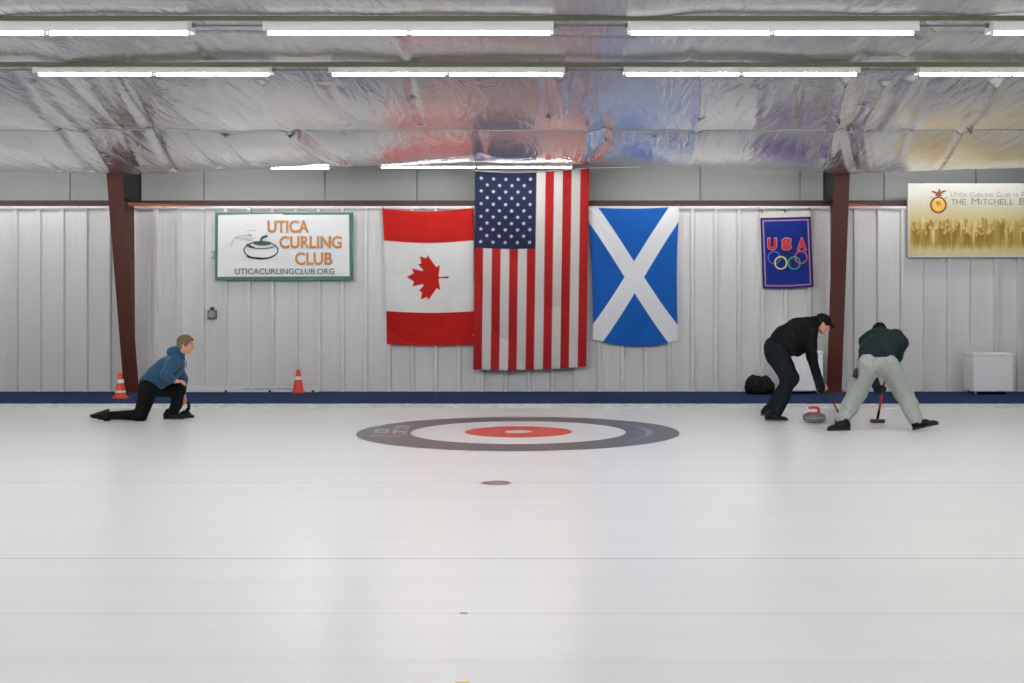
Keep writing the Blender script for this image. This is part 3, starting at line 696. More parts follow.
# ---------------------------------------------------------------- signed distance modelling for figures and soft things
def cone_p(a, ra, b, rb, k=.03, flat=None): return ('c', Vector(a), ra, Vector(b), rb, k, flat)
def ell_p(c, r, k=.03, rot=None): return ('e', Vector(c), Vector(r), k, rot)
def cut_p(p, n): return ('x', Vector(p), Vector(n).normalized())
def carve_c(a, ra, b, rb, k=.01): return ('s', Vector(a), ra, Vector(b), rb, k, None)
def sdf_mesh(name, prims, h, material, parent, noise=None, smooth_iter=1):
    lo = np.array([1e9]*3); hi = -lo
    for p in prims:
        if p[0] == 'c':
            for q,r_ in ((p[1],p[2]),(p[3],p[4])):
                e = r_*(max(1,p[6][1]) if p[6] else 1)
                lo = np.minimum(lo, np.array(q)-e); hi = np.maximum(hi, np.array(q)+e)
        elif p[0] == 'e':
            m_ = max(p[2]); lo = np.minimum(lo, np.array(p[1])-m_); hi = np.maximum(hi, np.array(p[1])+m_)
    lo -= 4*h; hi += 4*h
    n = np.ceil((hi-lo)/h).astype(int)+1
    ax = [lo[i]+h*np.arange(n[i]) for i in range(3)]
    Fd = np.full(n, 1.0, np.float32)
    for p in prims:
        if p[0] == 'x':
            d = ((ax[0]-p[1].x)*p[2].x)[:,None,None]+((ax[1]-p[1].y)*p[2].y)[None,:,None]+((ax[2]-p[1].z)*p[2].z)[None,None,:]
            Fd = np.maximum(Fd, d.astype(np.float32)); continue
        if p[0] in 'cs':
            fl = p[6]; e = max(p[2],p[4])*(max(1,fl[1]) if fl else 1); pts = np.array([p[1],p[3]]); k = p[5]; a0 = pts.min(0)-e; a1 = pts.max(0)+e
        else: e = max(p[2]); a0 = np.array(p[1])-e; a1 = np.array(p[1])+e; k = p[3]
        mgn = k+3*h
        i0 = np.maximum(np.floor((a0-mgn-lo)/h).astype(int),0); i1 = np.minimum(np.ceil((a1+mgn-lo)/h).astype(int)+1, n)
        x = ax[0][i0[0]:i1[0]][:,None,None]; y = ax[1][i0[1]:i1[1]][None,:,None]; z = ax[2][i0[2]:i1[2]][None,None,:]
        if p[0] in 'cs':
            A = p[1]; B = p[3]; d_ = B-A; L2 = max(d_.length_squared,1e-9)
            t = np.clip(((x-A.x)*d_.x+(y-A.y)*d_.y+(z-A.z)*d_.z)/L2,0,1)
            rx = x-A.x-t*d_.x; ry = y-A.y-t*d_.y; rz = z-A.z-t*d_.z
            if fl:
                w, s = Vector(fl[0]).normalized(), fl[1]
                lt = rx*w.x+ry*w.y+rz*w.z
                q = rx*rx+ry*ry+rz*rz-lt*lt+(lt/s)**2
                d = np.sqrt(np.maximum(q,0))-(p[2]+(p[4]-p[2])*t)
            else: d = np.sqrt(rx*rx+ry*ry+rz*rz)-(p[2]+(p[4]-p[2])*t)
        else:
            rx = x-p[1].x; ry = y-p[1].y; rz = z-p[1].z; R_ = p[4]
            if R_ is not None:
                Ri = R_.inverted()
                rx,ry,rz = (Ri[i][0]*rx+Ri[i][1]*ry+Ri[i][2]*rz for i in range(3))
            r_ = p[2]; kk = np.sqrt((rx/r_.x)**2+(ry/r_.y)**2+(rz/r_.z)**2); d = (kk-1)*min(r_)*1.15
        sl = tuple(slice(i0[i],i1[i]) for i in range(3)); cur = Fd[sl]
        if p[0] == 's':
            d = -d; hh = np.maximum(k-np.abs(cur-d),0)/k; Fd[sl] = np.maximum(cur,d)+hh*hh*k*.25
        else:
            hh = np.maximum(k-np.abs(cur-d),0)/k; Fd[sl] = np.minimum(cur,d)-hh*hh*k*.25
    if noise is not None:
        X,Y,Z = np.meshgrid(*ax, indexing='ij', sparse=True); band = noise(X,Y,Z); Fd = Fd+band.astype(np.float32)
    s = Fd < 0
    c8 = np.zeros(np.array(n)-1, np.int8)
    for i in (0,1):
        for j in (0,1):
            for k in (0,1): c8 += s[i:n[0]-1+i, j:n[1]-1+j, k:n[2]-1+k]
    act = (c8 > 0)&(c8 < 8); ii = np.argwhere(act); vid = -np.ones(act.shape, np.int64); vid[act] = np.arange(len(ii))
    acc = np.zeros((len(ii),3)); cnt = np.zeros(len(ii))
    cor = [(i,j,k) for i in (0,1) for j in (0,1) for k in (0,1)]
    for a in cor:
        for b in cor:
            if a < b and sum(abs(a[q]-b[q]) for q in range(3)) == 1:
                va = Fd[ii[:,0]+a[0],ii[:,1]+a[1],ii[:,2]+a[2]]; vb = Fd[ii[:,0]+b[0],ii[:,1]+b[1],ii[:,2]+b[2]]
                m_ = (va < 0) != (vb < 0); t = np.where(m_, va/np.where(m_,va-vb,1), 0)
                pos = np.array(a)[None]+t[:,None]*(np.array(b)-np.array(a))[None]
                acc += pos*m_[:,None]; cnt += m_
    V = lo+(ii+acc/np.maximum(cnt,1)[:,None])*h
    faces = []
    for d in range(3):
        u, v = (d+1)%3, (d+2)%3
        sa = [slice(1,-1)]*3; sa[d] = slice(0,-1); sb = list(sa); sb[d] = slice(1,None)
        S0 = s[tuple(sa)]; S1 = s[tuple(sb)]; ch = np.argwhere(S0 != S1)
        if not len(ch): continue
        inside = S0[tuple(ch.T)]
        g = ch.copy(); g[:,u] += 1; g[:,v] += 1
        def cell(du,dv):
            c_ = g.copy(); c_[:,u] -= du; c_[:,v] -= dv; return vid[tuple(c_.T)]
        q = np.stack([cell(1,1),cell(0,1),cell(0,0),cell(1,0)],-1)
        q = np.where(inside[:,None], q, q[:,::-1]); q = q[(q >= 0).all(1)]; faces.append(q)
    Fa = np.concatenate(faces)
    for _ in range(smooth_iter):
        acc = np.zeros_like(V); cn = np.zeros(len(V))
        for a,b in ((0,1),(1,2),(2,3),(3,0)):
            np.add.at(acc, Fa[:,a], V[Fa[:,b]]); np.add.at(acc, Fa[:,b], V[Fa[:,a]]); np.add.at(cn, Fa[:,a], 1); np.add.at(cn, Fa[:,b], 1)
        V = V*.5+.5*acc/np.maximum(cn,1)[:,None]
    return mesh_obj(name, V.tolist(), Fa.tolist(), material, parent, True)

def hand(wrist, fwd, side, curl=(.5,.7,.6), spread=.0, scale=1.0, thumb=(.7,.65,.35), extra=0.0):
    # fwd: wrist to knuckles, side: towards the thumb; the palm faces nrm, fingers curl that way
    w = Vector(wrist); f = Vector(fwd).normalized(); s = Vector(side); s = (s-f*s.dot(f)).normalized(); n = f.cross(s).normalized()
    if extra: n = -n
    S = scale; out = []
    offs = (.030,.010,-.010,-.029); lens = (.070,.078,.073,.056); mc = (.088,.092,.086,.078)
    for o_, L_, m_ in zip(offs, lens, mc):
        kn = w+f*m_*S+s*o_*S
        out.append(cone_p(w+f*.008*S+s*o_*.55*S, .0165*S, kn, .0125*S, .012))
        d = f.copy()+s*(o_*spread*8); d.normalize(); p = kn; r_ = .0100*S
        for frac, c_ in zip((.46,.30,.24), curl):
            ax = d.cross(n); 
            d = Matrix.Rotation(c_, 3, ax.normalized()) @ d if ax.length > 1e-6 else d
            n2 = p+d*L_*frac*S
            out.append(cone_p(p, r_, n2, r_*.92, .004)); p = n2; r_ *= .92
            n = n  # palm normal stays; curling axis follows the finger plane
    b = w+f*.022*S+s*.030*S; d = (f*thumb[0]+s*thumb[1]+n*thumb[2]).normalized()
    p1 = b+d*.042*S; out.append(cone_p(w+f*.012*S+s*.015*S,.016*S,b,.0155*S,.012)); out.append(cone_p(b,.0140*S,p1,.0115*S,.008))
    d2 = (d+f*.5+n*.25-s*.25).normalized(); p2 = p1+d2*.032*S; out.append(cone_p(p1,.0112*S,p2,.0095*S,.004))
    out.append(cone_p(w-f*.03*S,.026*S,w+f*.01*S,.024*S,.02,(s,1.15)))
    return out
def grip(g, ax, hint, extra=0, scale=1.0):
    # a fist closed on a shaft through g running along ax (downwards), thumb upwards; returns its shapes and the wrist
    s_ = -Vector(ax).normalized(); f = Vector(hint); f = (f-s_*f.dot(s_)).normalized(); n = f.cross(s_)*(-1 if extra else 1)
    w = Vector(g)-f*.088*scale-n*.027*scale
    return hand(w, f, s_, curl=(.95,1.25,1.0), thumb=(.75,.35,.6), extra=extra, scale=scale)[:-1]+[cone_p(w,.027*scale,w+f*.02*scale,.022*scale,.02)], w
def head_prims(c, face, up, s=1.0):
    # c: centre of the head; face: direction looked at; up: crown
    f = Vector(face).normalized(); u = Vector(up); u = (u-f*u.dot(f)).normalized(); l = f.cross(u).normalized()
    R_ = Matrix((l,f,u)).transposed(); c = Vector(c)
    pt = lambda x,y,z: c+(l*x+f*y+u*z)*s
    out = [ell_p(pt(0,-.012,.028),(.075*s,.094*s,.082*s),.03,R_),               # skull
           ell_p(pt(0,.022,-.035),(.058*s,.060*s,.072*s),.03,R_),               # face
           ell_p(pt(0,.045,-.088),(.030*s,.026*s,.022*s),.03,R_),               # chin
           cone_p(pt(-.045,-.005,-.055),.022*s,pt(-.015,.045,-.088),.016*s,.025),
           cone_p(pt(.045,-.005,-.055),.022*s,pt(.015,.045,-.088),.016*s,.025),
           cone_p(pt(0,.080,.004),.009*s,pt(0,.104,-.036),.0125*s,.012),         # nose
           ell_p(pt(0,.095,-.041),(.017*s,.012*s,.009*s),.008,R_),
           cone_p(pt(-.032,.074,.016),.009*s,pt(.032,.074,.016),.009*s,.012),   # brow
           cone_p(pt(-.018,.078,-.060),.0068*s,pt(.018,.078,-.060),.0068*s,.006),
           cone_p(pt(-.016,.077,-.071),.0068*s,pt(.016,.077,-.071),.0068*s,.006),
           carve_c(pt(-.040,.082,-.001),.012*s,pt(-.024,.086,-.001),.012*s,.012), carve_c(pt(.024,.086,-.001),.012*s,pt(.040,.082,-.001),.012*s,.012)]
    for sx in (-1,1):
        out += [ell_p(pt(sx*.033,.068,-.002),(.0125*s,.0125*s,.0125*s),.002), ell_p(pt(sx*.036,.05,-.035),(.024*s,.026*s,.024*s),.02),
                ell_p(pt(sx*.078,-.008,-.012),(.010*s,.019*s,.032*s),.008,R_), ell_p(pt(sx*.079,-.002,-.036),(.008*s,.011*s,.012*s),.008,R_)]
    return out, pt, R_
def face_details(parent, pt, s, iris=(60,50,40), lip=(168,96,88)):
    me_ = mat('eye_white',(214,208,200),.3); mi = mat('iris',iris,.25); ml = mat('lips',lip,.5); mb_ = mat('brow_hair',(78,60,44),.8)
    for sx in (-1,1):
        bm = bmesh.new(); bmesh.ops.create_uvsphere(bm, u_segments=12, v_segments=8, radius=.0108*s); bmesh.ops.translate(bm, verts=bm.verts, vec=pt(sx*.033,.0715,-.002)); e = MB().bm(bm).build('eye', me_, parent, True)
        bm = bmesh.new(); bmesh.ops.create_uvsphere(bm, u_segments=12, v_segments=8, radius=.0085*s); bmesh.ops.translate(bm, verts=bm.verts, vec=pt(sx*.033,.0755,-.002)); MB().bm(bm).build('iris', mi, e, True)
        MB().tube([pt(sx*.018,.083,.017),pt(sx*.034,.082,.021),pt(sx*.048,.070,.015)], [.0025*s,.0034*s,.002*s], 6).build('eyebrow', mb_, parent, True)
    MB().tube([pt(-.022,.077,-.0655),pt(-.01,.0835,-.064),pt(0,.085,-.0648),pt(.01,.0835,-.064),pt(.022,.077,-.0655)], [.002*s,.005*s,.0052*s,.005*s,.002*s], 8).build('lips', ml, parent, True)
def folds(amp, fx, fz, seed):
    r_ = np.random.RandomState(seed); a = r_.uniform(-1,1,(5,3)); ph = r_.rand(5)*6.28
    def fn(X,Y,Z):
        o = 0
        for k in range(5): o = o+np.sin(a[k,0]*fx*X+a[k,1]*fx*Y+a[k,2]*fz*Z+ph[k]+1.5*np.sin(9*Z+ph[(k+1)%5]))
        q = 0
        for k in range(3):      # sharper gathered creases
            w_ = np.sin((a[k,0]*fx*1.9)*X+(a[k,1]*fx*1.3)*Y+(fz*1.7+a[k,2]*fz)*Z+ph[k]*2+1.1*np.sin(13*X+7*Y+ph[k])+.9*np.sin(17*Y-11*X))
            q = q+(np.abs(w_)**.6-.55)
        return o*amp/3-q*amp*.62
    return fn
def shoe(parent, heel, toe, up, m_up, m_sole, s=1.0, wide=1.0, stripe=None):
    h_ = Vector(heel); t = Vector(toe); f = (t-h_).normalized(); L_ = (t-h_).length; u = Vector(up); u = (u-f*u.dot(f)).normalized(); l = f.cross(u)
    pt = lambda y,x,z: h_+f*(y*L_)+l*(x*s)+u*(z*s)
    ps = [cone_p(pt(.13,0,.045),.036*s,pt(.45,0,.04),.037*s,.02,(l,1.05)), cone_p(pt(.45,0,.035),.038*s,pt(.80,0,.022),.030*s,.03,(l,1.3*wide)),
          cone_p(pt(.78,0,.02),.030*s,pt(.90,0,.016),.024*s,.02,(l,1.35*wide)), cone_p(pt(.17,0,.06),.038*s,pt(.22,0,.095),.038*s,.02), cone_p(pt(.25,0,.07),.036*s,pt(.55,0,.05),.030*s,.02), cut_p(pt(0,0,.016),-u)]
    o = sdf_mesh('shoe', ps, .005, m_up, parent)
    sp = [cone_p(pt(.13,0,.008),.038*s,pt(.45,0,.008),.034*s,.02,(l,1.05)), cone_p(pt(.45,0,.008),.036*s,pt(.86,0,.008),.034*s,.03,(l,1.3*wide)), cut_p(pt(0,0,.0),-u), cut_p(pt(0,0,.020),u)]
    sdf_mesh('sole', sp, .005, m_sole, o)
    if stripe:
        lc = MB()
        for q in (.42,.50,.58): lc.tube([pt(q,-.032,.066-q*.02),pt(q,0,.083-(q-.42)*.10),pt(q,.032,.066-q*.02)], .003, 6)
        lc.build('laces', stripe, o)
    return o

SKIN = mat('skin', (206,148,124), .5, noise=.06, nscale=30); SKIN2 = mat('skin_pale', (204,150,130), .5, noise=.06, nscale=30)
BLK = mat('black_fabric', (12,13,15), .85, spec=.18, noise=.2, nscale=40, bump=.3, bscale=200); BLKT = mat('black_trousers', (11,11,13), .9, spec=.18, noise=.2, nscale=40, bump=.3, bscale=200)
NAVY = mat('dark_navy_trousers', (20,25,33), .9, spec=.18, noise=.2, nscale=30, bump=.3, bscale=200)
SHOEB = mat('black_leather', (13,13,15), .45, spec=.18, noise=.1, nscale=40); SOLEB = mat('black_rubber', (26,26,28), .7); SOLEG = mat('pale_sole', (96,98,100), .6); LACE = mat('white_laces', (190,190,188), .7)

# ================================================================ kneeling woman (faces right)
def woman():
    Dn, Dm, Df = 15.45, 15.60, 15.76
    r = root('person', G(160,420.6)+Vector((0,0,0)), 'person in a blue hooded sweatshirt and black trousers kneeling on one knee on the ice', 'person')
    Y = Vector((0,1,0))
    pel = P(150.5,384.5,Dm); waist = P(158,376.5,Dm); chest = P(168.5,367.5,Dm); neck0 = P(176.5,359,Dm); neck1 = P(181,351.5,Dm)
    hc = P(186.0,344.6,Dm)
    shN = P(173.5,362.5,Dm-.16); shF = P(175.5,362.5,Dm+.16)
    elN = P(165.5,374.5,Dn-.09); wrN = P(174.5,381.0,Dn-.02)
    elF = P(183,379,Df+.10); wrF = P(183.3,395.5,Df+.12)
    hipN = P(149,388,Dm-.09); hipF = P(151,388,Dm+.09)
    kneeN = P(140.8,415.3,Dn+.02); ankN = P(109,415.8,Dn+.03)
    kneeF = P(178.8,390.0,Df); ankF = P(174.5,411.5,Df)
    hd, pt, R_ = head_prims(hc, (1,-.03,-.05), (.05,0,1), .98)
    body = hd+[cone_p(neck0,.055,neck1,.05,.03), cone_p(neck1,.05,P(183.5,348,Dm),.048,.03), cone_p(pel,.10,waist,.095,.05,(Y,1.3)), cone_p(waist,.095,chest,.105,.05,(Y,1.3)), cone_p(chest,.10,neck0,.06,.05,(Y,1.5)),
        cone_p(chest,.06,shN,.045,.04),cone_p(chest,.06,shF,.045,.04),cone_p(shN,.045,elN,.036,.02),cone_p(elN,.036,wrN,.025,.02),cone_p(shF,.045,elF,.036,.02),cone_p(elF,.036,wrF,.025,.02),
        cone_p(hipN,.085,kneeN,.05,.04),cone_p(kneeN,.048,ankN,.032,.03),cone_p(hipF,.085,kneeF,.055,.04),cone_p(kneeF,.05,ankF,.032,.03)]
    body += hand(wrN, (.95,.15,-.05), (0,1,.15), curl=(.45,.55,.4), extra=1, thumb=(.8,.5,.2), scale=.95)
    body += hand(wrF, (.12,0,-1), (-1,0,0), curl=(.7,.9,.7), extra=1, scale=.95)
    b = sdf_mesh('body', body, .0055, SKIN, r)
    face_details(b, pt, .98)
    hoodie = mat('blue_sweatshirt', (34,68,98), .9, spec=.2, noise=.12, nscale=25, bump=.3, bscale=150, sheen=.2)
    ps = [cone_p(P(150,383,Dm),.125,P(158.5,375.5,Dm),.125,.06,(Y,1.28)), cone_p(P(158.5,375.5,Dm),.125,P(168.5,367,Dm),.130,.06,(Y,1.28)), cone_p(P(168.5,367.5,Dm),.128,P(175.5,361,Dm),.088,.05,(Y,1.5)),
          cone_p(P(171,372,Dm),.11,P(177,366,Dm),.095,.05,(Y,1.3)), cone_p(P(155,383,Dm),.10,P(166,377,Dm),.10,.05,(Y,1.35)),
          cut_p(P(147.5,388.8,Dm), (-.38,0,-.93)),
          cone_p(chest,.10,shN,.07,.05),cone_p(chest,.10,shF,.07,.05),cone_p(shN,.072,elN,.060,.03),cone_p(elN,.060,wrN+(elN-wrN)*.12,.040,.03),cone_p(shF,.07,elF,.058,.03),cone_p(elF,.058,wrF+Vector((0,0,.04)),.036,.03),
          cone_p(neck0,.075,P(179.3,355.5,Dm),.068,.03),
          ]
    hoo = sdf_mesh('sweatshirt', ps, .008, hoodie, r, noise=folds(.0045,24,16,3))
    # hood lying behind the neck
    hp = [cone_p(P(172.5,350.2,Dm-.05),.042,P(172.5,350.2,Dm+.05),.042,.04), cone_p(P(170.5,351,Dm-.05),.040,P(176.5,357.5,Dm-.085),.028,.03), cone_p(P(170.5,351,Dm+.05),.040,P(176.5,357.5,Dm+.085),.028,.03),
          cone_p(P(176.5,357.5,Dm-.085),.026,P(183.6,358.5,Dm-.04),.020,.03),cone_p(P(176.5,357.5,Dm+.085),.026,P(183.6,358.5,Dm+.04),.020,.03), cone_p(P(177.5,349.5,Dm-.05),.036,P(177.5,349.5,Dm+.05),.036,.04), cone_p(P(177.5,350.5,Dm),.06,P(179.5,354,Dm),.07,.03), cone_p(P(171,352.5,Dm),.05,P(172.6,357,Dm),.055,.04,(Y,1.3))]
    sdf_mesh('hood', hp, .007, hoodie, hoo)
    MB().tube([P(184.5,358.5,Dm-.05),P(186,362,Dm-.055),P(186.6,367.2,Dm-.055)], .005, 6).build('drawstring', BLK, hoo)
    tp = [cone_p(P(148.5,383.5,Dm),.105,P(152,388,Dm),.115,.05,(Y,1.3)), cone_p(hipN,.118,kneeN,.076,.04),cone_p(kneeN,.070,ankN+Vector((.0,0,.005)),.048,.03), cone_p(kneeN,.070,P(141.5,413.6,Dn+.02),.066,.02),
          cone_p(hipF,.115,kneeF,.080,.04), cone_p(kneeF,.078,P(176.5,404,Df),.066,.03), cone_p(P(176.5,404,Df),.066,ankF+Vector((0,0,.01)),.058,.03), cone_p(P(176.5,406,Df),.055,P(166.8,411.8,Df),.020,.04), cut_p((0,0,.004),(0,0,-1))]
    sdf_mesh('trousers', tp, .008, BLKT, r, noise=folds(.004,28,20,8))
    hair = mat('olive_brown_hair', (96,82,52), .7, noise=.35, nscale=30, stretch=(1,1,4), bump=.5, bscale=60)
    hp = [ell_p(pt(0,-.014,.040),(.086,.104,.088),.02,R_), ell_p(pt(0,-.060,-.015),(.070,.052,.062),.03,R_), cone_p(pt(-.060,.0,.02),.026,pt(-.068,.006,-.004),.016,.02), cone_p(pt(.060,.0,.02),.026,pt(.068,.006,-.004),.016,.02),
          cone_p(pt(0,.075,.062),.016,pt(-.03,.065,.06),.018,.02), cut_p(pt(0,.060,.028),Vector(pt(0,.85,-.55))-Vector(pt(0,0,0)))]
    sdf_mesh('hair', hp, .006, hair, r)
    # shoes: trailing foot tipped on its toe, front foot flat
    shoe(r, P(108.2,408.9,Dn+.03), P(90.2,414.6,Dn+.03), (.36,0,-.93), SHOEB, SOLEB, 1.2, stripe=LACE)
    shoe(r, Vector(((163.2-CX)*Df/F,Df,.0)), Vector(((185.5-CX)*Df/F,Df,.0)), (0,0,1), SHOEB, SOLEB, 1.0, stripe=LACE)
    # sliding aid under the far hand
    sx = (187.2-CX)*15.93/F; sy = 15.93
    sr = root('delivery_aid', (sx,sy,0), 'black low sliding aid with an upright curved handle beside the kneeling person', 'sliding aid')
    sdf_mesh('base', [cone_p((sx-.10,sy,.035),.034,(sx+.07,sy,.018),.018,.02,(Y,2.4)), cone_p((sx-.04,sy,.05),.045,(sx-.0,sy,.05),.04,.03,(Y,1.3)), cut_p((0,0,.001),(0,0,-1))], .006, SHOEB, sr)
    MB().tube([(sx-.02,sy,.07),(sx+.02,sy,.12),(sx+.02,sy,.17),(sx-.01,sy,.208),(sx-.05,sy,.212),(sx-.075,sy,.190)], [.022,.022,.02,.018,.017,.016], 12).build('handle', BLK, sr, True)
woman()

# ================================================================ black-clad sweeper (faces right)
def sweeper_black():
    Dn, Dm, Df = 15.50, 15.66, 15.82
    r = root('person', G(776,420.5), 'person in black cap, black top and dark trousers bent over a broom behind the stone', 'person')
    Y = Vector((0,1,0))
    pel = P(777,347.5,Dm); wst = P(787,340.5,Dm); chest = P(801,333,Dm); neck0 = P(811.5,326.5,Dm); neck1 = P(818,325.3,Dm)
    hc = P(822.8,323.8,Dm)
    shN = P(810.5,332,Dm-.17); shF = P(810.5,333,Dm+.17)
    elN = P(811.8,356.5,Dm-.22); wrN = P(819.6,379.5,Dm-.10)
    elF = P(797.5,346,Dm+.25); wrF = P(804.5,351.5,Dm+.06)
    hipN = P(776,353,Dm-.09); hipF = P(778,353,Dm+.09)
    kneeN = P(789.0,379.5,Dn-.03); ankN = P(777.2,411.5,Dn); kneeF = P(791.5,378,Df+.02); ankF = P(768.6,410.5,Df+.02)
    hd, pt, R_ = head_prims(hc, (.86,-.03,-.50), (.50,0,.86), 1.0)
    body = hd+[cone_p(neck0,.06,neck1,.056,.03), cone_p(pel,.09,wst,.09,.05,(Y,1.3)), cone_p(wst,.09,chest,.10,.05,(Y,1.3)), cone_p(chest,.10,neck0,.06,.05,(Y,1.5)),
        cone_p(chest,.06,shN,.05,.04),cone_p(chest,.06,shF,.05,.04),cone_p(shN,.05,elN,.040,.02),cone_p(shF,.05,elF,.040,.02),
        cone_p(hipN,.09,kneeN,.055,.04),cone_p(kneeN,.055,ankN,.036,.03),cone_p(hipF,.09,kneeF,.055,.04),cone_p(kneeF,.055,ankF,.036,.03)]
    sh_top = P(801.0,342.5,Dm+.0); sh_bot = Vector(((842.3-CX)*15.2/F, 15.2, .045))
    ax = (sh_bot-sh_top).normalized()
    def along(z): t = (z-sh_top.z)/(sh_bot.z-sh_top.z); return sh_top+(sh_bot-sh_top)*t
    gN = along(P(821.5,386.5,Dm).z)
    hN, wN = grip(gN, ax, (1,.05,-.5), 1); body += hN
    gF = along(P(805,349,Dm).z); hF, wF = grip(gF, ax, (1,-.1,.2), 0); body += hF
    body += [cone_p(elN,.036,wN,.027,.02), cone_p(elF,.04,wF,.028,.02)]
    b = sdf_mesh('body', body, .0055, SKIN2, r); face_details(b, pt, 1.0)
    def jp():
        return [cone_p(P(777,347,Dm),.150,P(786,338.7,Dm),.162,.06,(Y,1.22)), cone_p(P(786,338.7,Dm),.162,P(799,332,Dm),.172,.06,(Y,1.2)), cone_p(P(799,332,Dm),.17,P(808.5,326.5,Dm),.118,.05,(Y,1.5)),
          cone_p(P(789,346,Dm),.13,P(801,341,Dm),.125,.06,(Y,1.25)),
          cone_p(P(799,347.5,Dm-.02),.075,P(803,347.5,Dm-.02),.05,.05,(Y,1.2)), cut_p(P(773,360.5,Dm),(-.28,0,-.96)),
          cone_p(chest,.12,shN,.085,.05),cone_p(chest,.12,shF,.085,.05),cone_p(shN,.084,elN,.066,.03),cone_p(elN,.066,wN+(elN-wN)*.1,.048,.03),cone_p(shF,.08,elF,.066,.03),cone_p(elF,.062,wF+(elF-wF)*.02,.044,.03),
          cone_p(neck0,.085,P(815.5,323.6,Dm),.078,.03), cone_p(P(808,322.8,Dm),.07,P(815,321.5,Dm),.066,.03), cone_p(P(799,347.5,Dm-.02),.075,P(803,347.5,Dm-.02),.05,.05,(Y,1.2))]
    sdf_mesh('jacket', jp(), .008, BLK, r, noise=folds(.005,22,16,5))
    glove_c = mat('dark_teal_cuff', (16,22,24), .8, noise=.2, spec=.2)
    sdf_mesh('glove_cuff', [cone_p(wN+(elN-wN)*.30,.058,wN+(elN-wN)*.05,.055,.02),cone_p(wN+(elN-wN)*.05,.055,wN+(wN-elN).normalized()*.015,.044,.02)], .006, glove_c, r)
    tp = [cone_p(P(776.0,348,Dm),.150,P(777,356,Dm),.145,.05,(Y,1.22)), cone_p(hipN,.125,kneeN,.098,.05), cone_p(kneeN,.096,P(783,397,Dn),.080,.04), cone_p(P(783,397,Dn),.080,ankN,.070,.03),
          cone_p(hipF,.125,kneeF,.094,.05), cone_p(kneeF,.094,P(779,396,Df),.078,.04), cone_p(P(779,396,Df),.078,ankF,.066,.03)]
    sdf_mesh('trousers', tp, .008, NAVY, r, noise=folds(.006,26,20,9))
    cp = [ell_p(pt(0,-.014,.042),(.088,.106,.084),.02,R_), cone_p(pt(-.035,.075,.046),.012,pt(-.03,.135,.030),.008,.02), cone_p(pt(.035,.075,.046),.012,pt(.03,.135,.030),.008,.02), cone_p(pt(0,.08,.05),.014,pt(0,.146,.030),.010,.03,((0,1,0),2.4)), ell_p(pt(0,-.075,-.0),(.062,.04,.05),.03,R_), cut_p(pt(0,0,.006),Vector(pt(0,-.35,-1))-Vector(pt(0,0,0)))]
    sdf_mesh('cap', cp, .006, BLK, r)
    sdf_mesh('hair', [ell_p(pt(0,-.030,.005),(.084,.090,.088),.02,R_), cone_p(pt(0,-.07,-.04),.05,pt(0,-.06,-.075),.045,.03), cut_p(pt(0,-.022,0),Vector(pt(0,1,-.15))-Vector(pt(0,0,0)))], .006, mat('dark_hair',(28,24,22),.7,noise=.3,nscale=40,spec=.2), r)
    shoe(r, G(764.5,421)+Vector((0,.0,0)), G(788.5,421), (0,0,1), SHOEB, SOLEG, 1.05, stripe=LACE)
    shoe(r, Vector(((760.5-CX)*(Df+.02)/F,Df+.02,.035)), Vector(((782-CX)*(Df+.02)/F,Df+.02,.0)), (.16,0,1), SHOEB, SOLEG, 1.05, stripe=LACE)
    br = root('curling_broom', (sh_bot.x,sh_bot.y,0), 'dark-shafted curling broom held by the person in black, its head behind a grey trouser leg', 'broom')
    MB().tube([sh_top, sh_top+(sh_bot-sh_top)*.5, sh_bot], .0135, 12).build('shaft', mat('carbon_shaft',(24,24,26),.35), br, True)
    q = sh_top+(sh_bot-sh_top)*.80; MB().tube([q, q+ax*.09], .0145, 12).build('shaft_band', mat('bronze_band',(128,92,70),.4), br, True)
    MB().box(sh_bot.x-.09,sh_bot.x+.09,sh_bot.y-.03,sh_bot.y+.03,.014,.045,.008).build('brush_head', mat('broom_head',(40,20,20),.5), br)
    MB().box(sh_bot.x-.085,sh_bot.x+.085,sh_bot.y-.027,sh_bot.y+.027,.002,.014,.004).build('brush_pad', BLK, br)
sweeper_black()

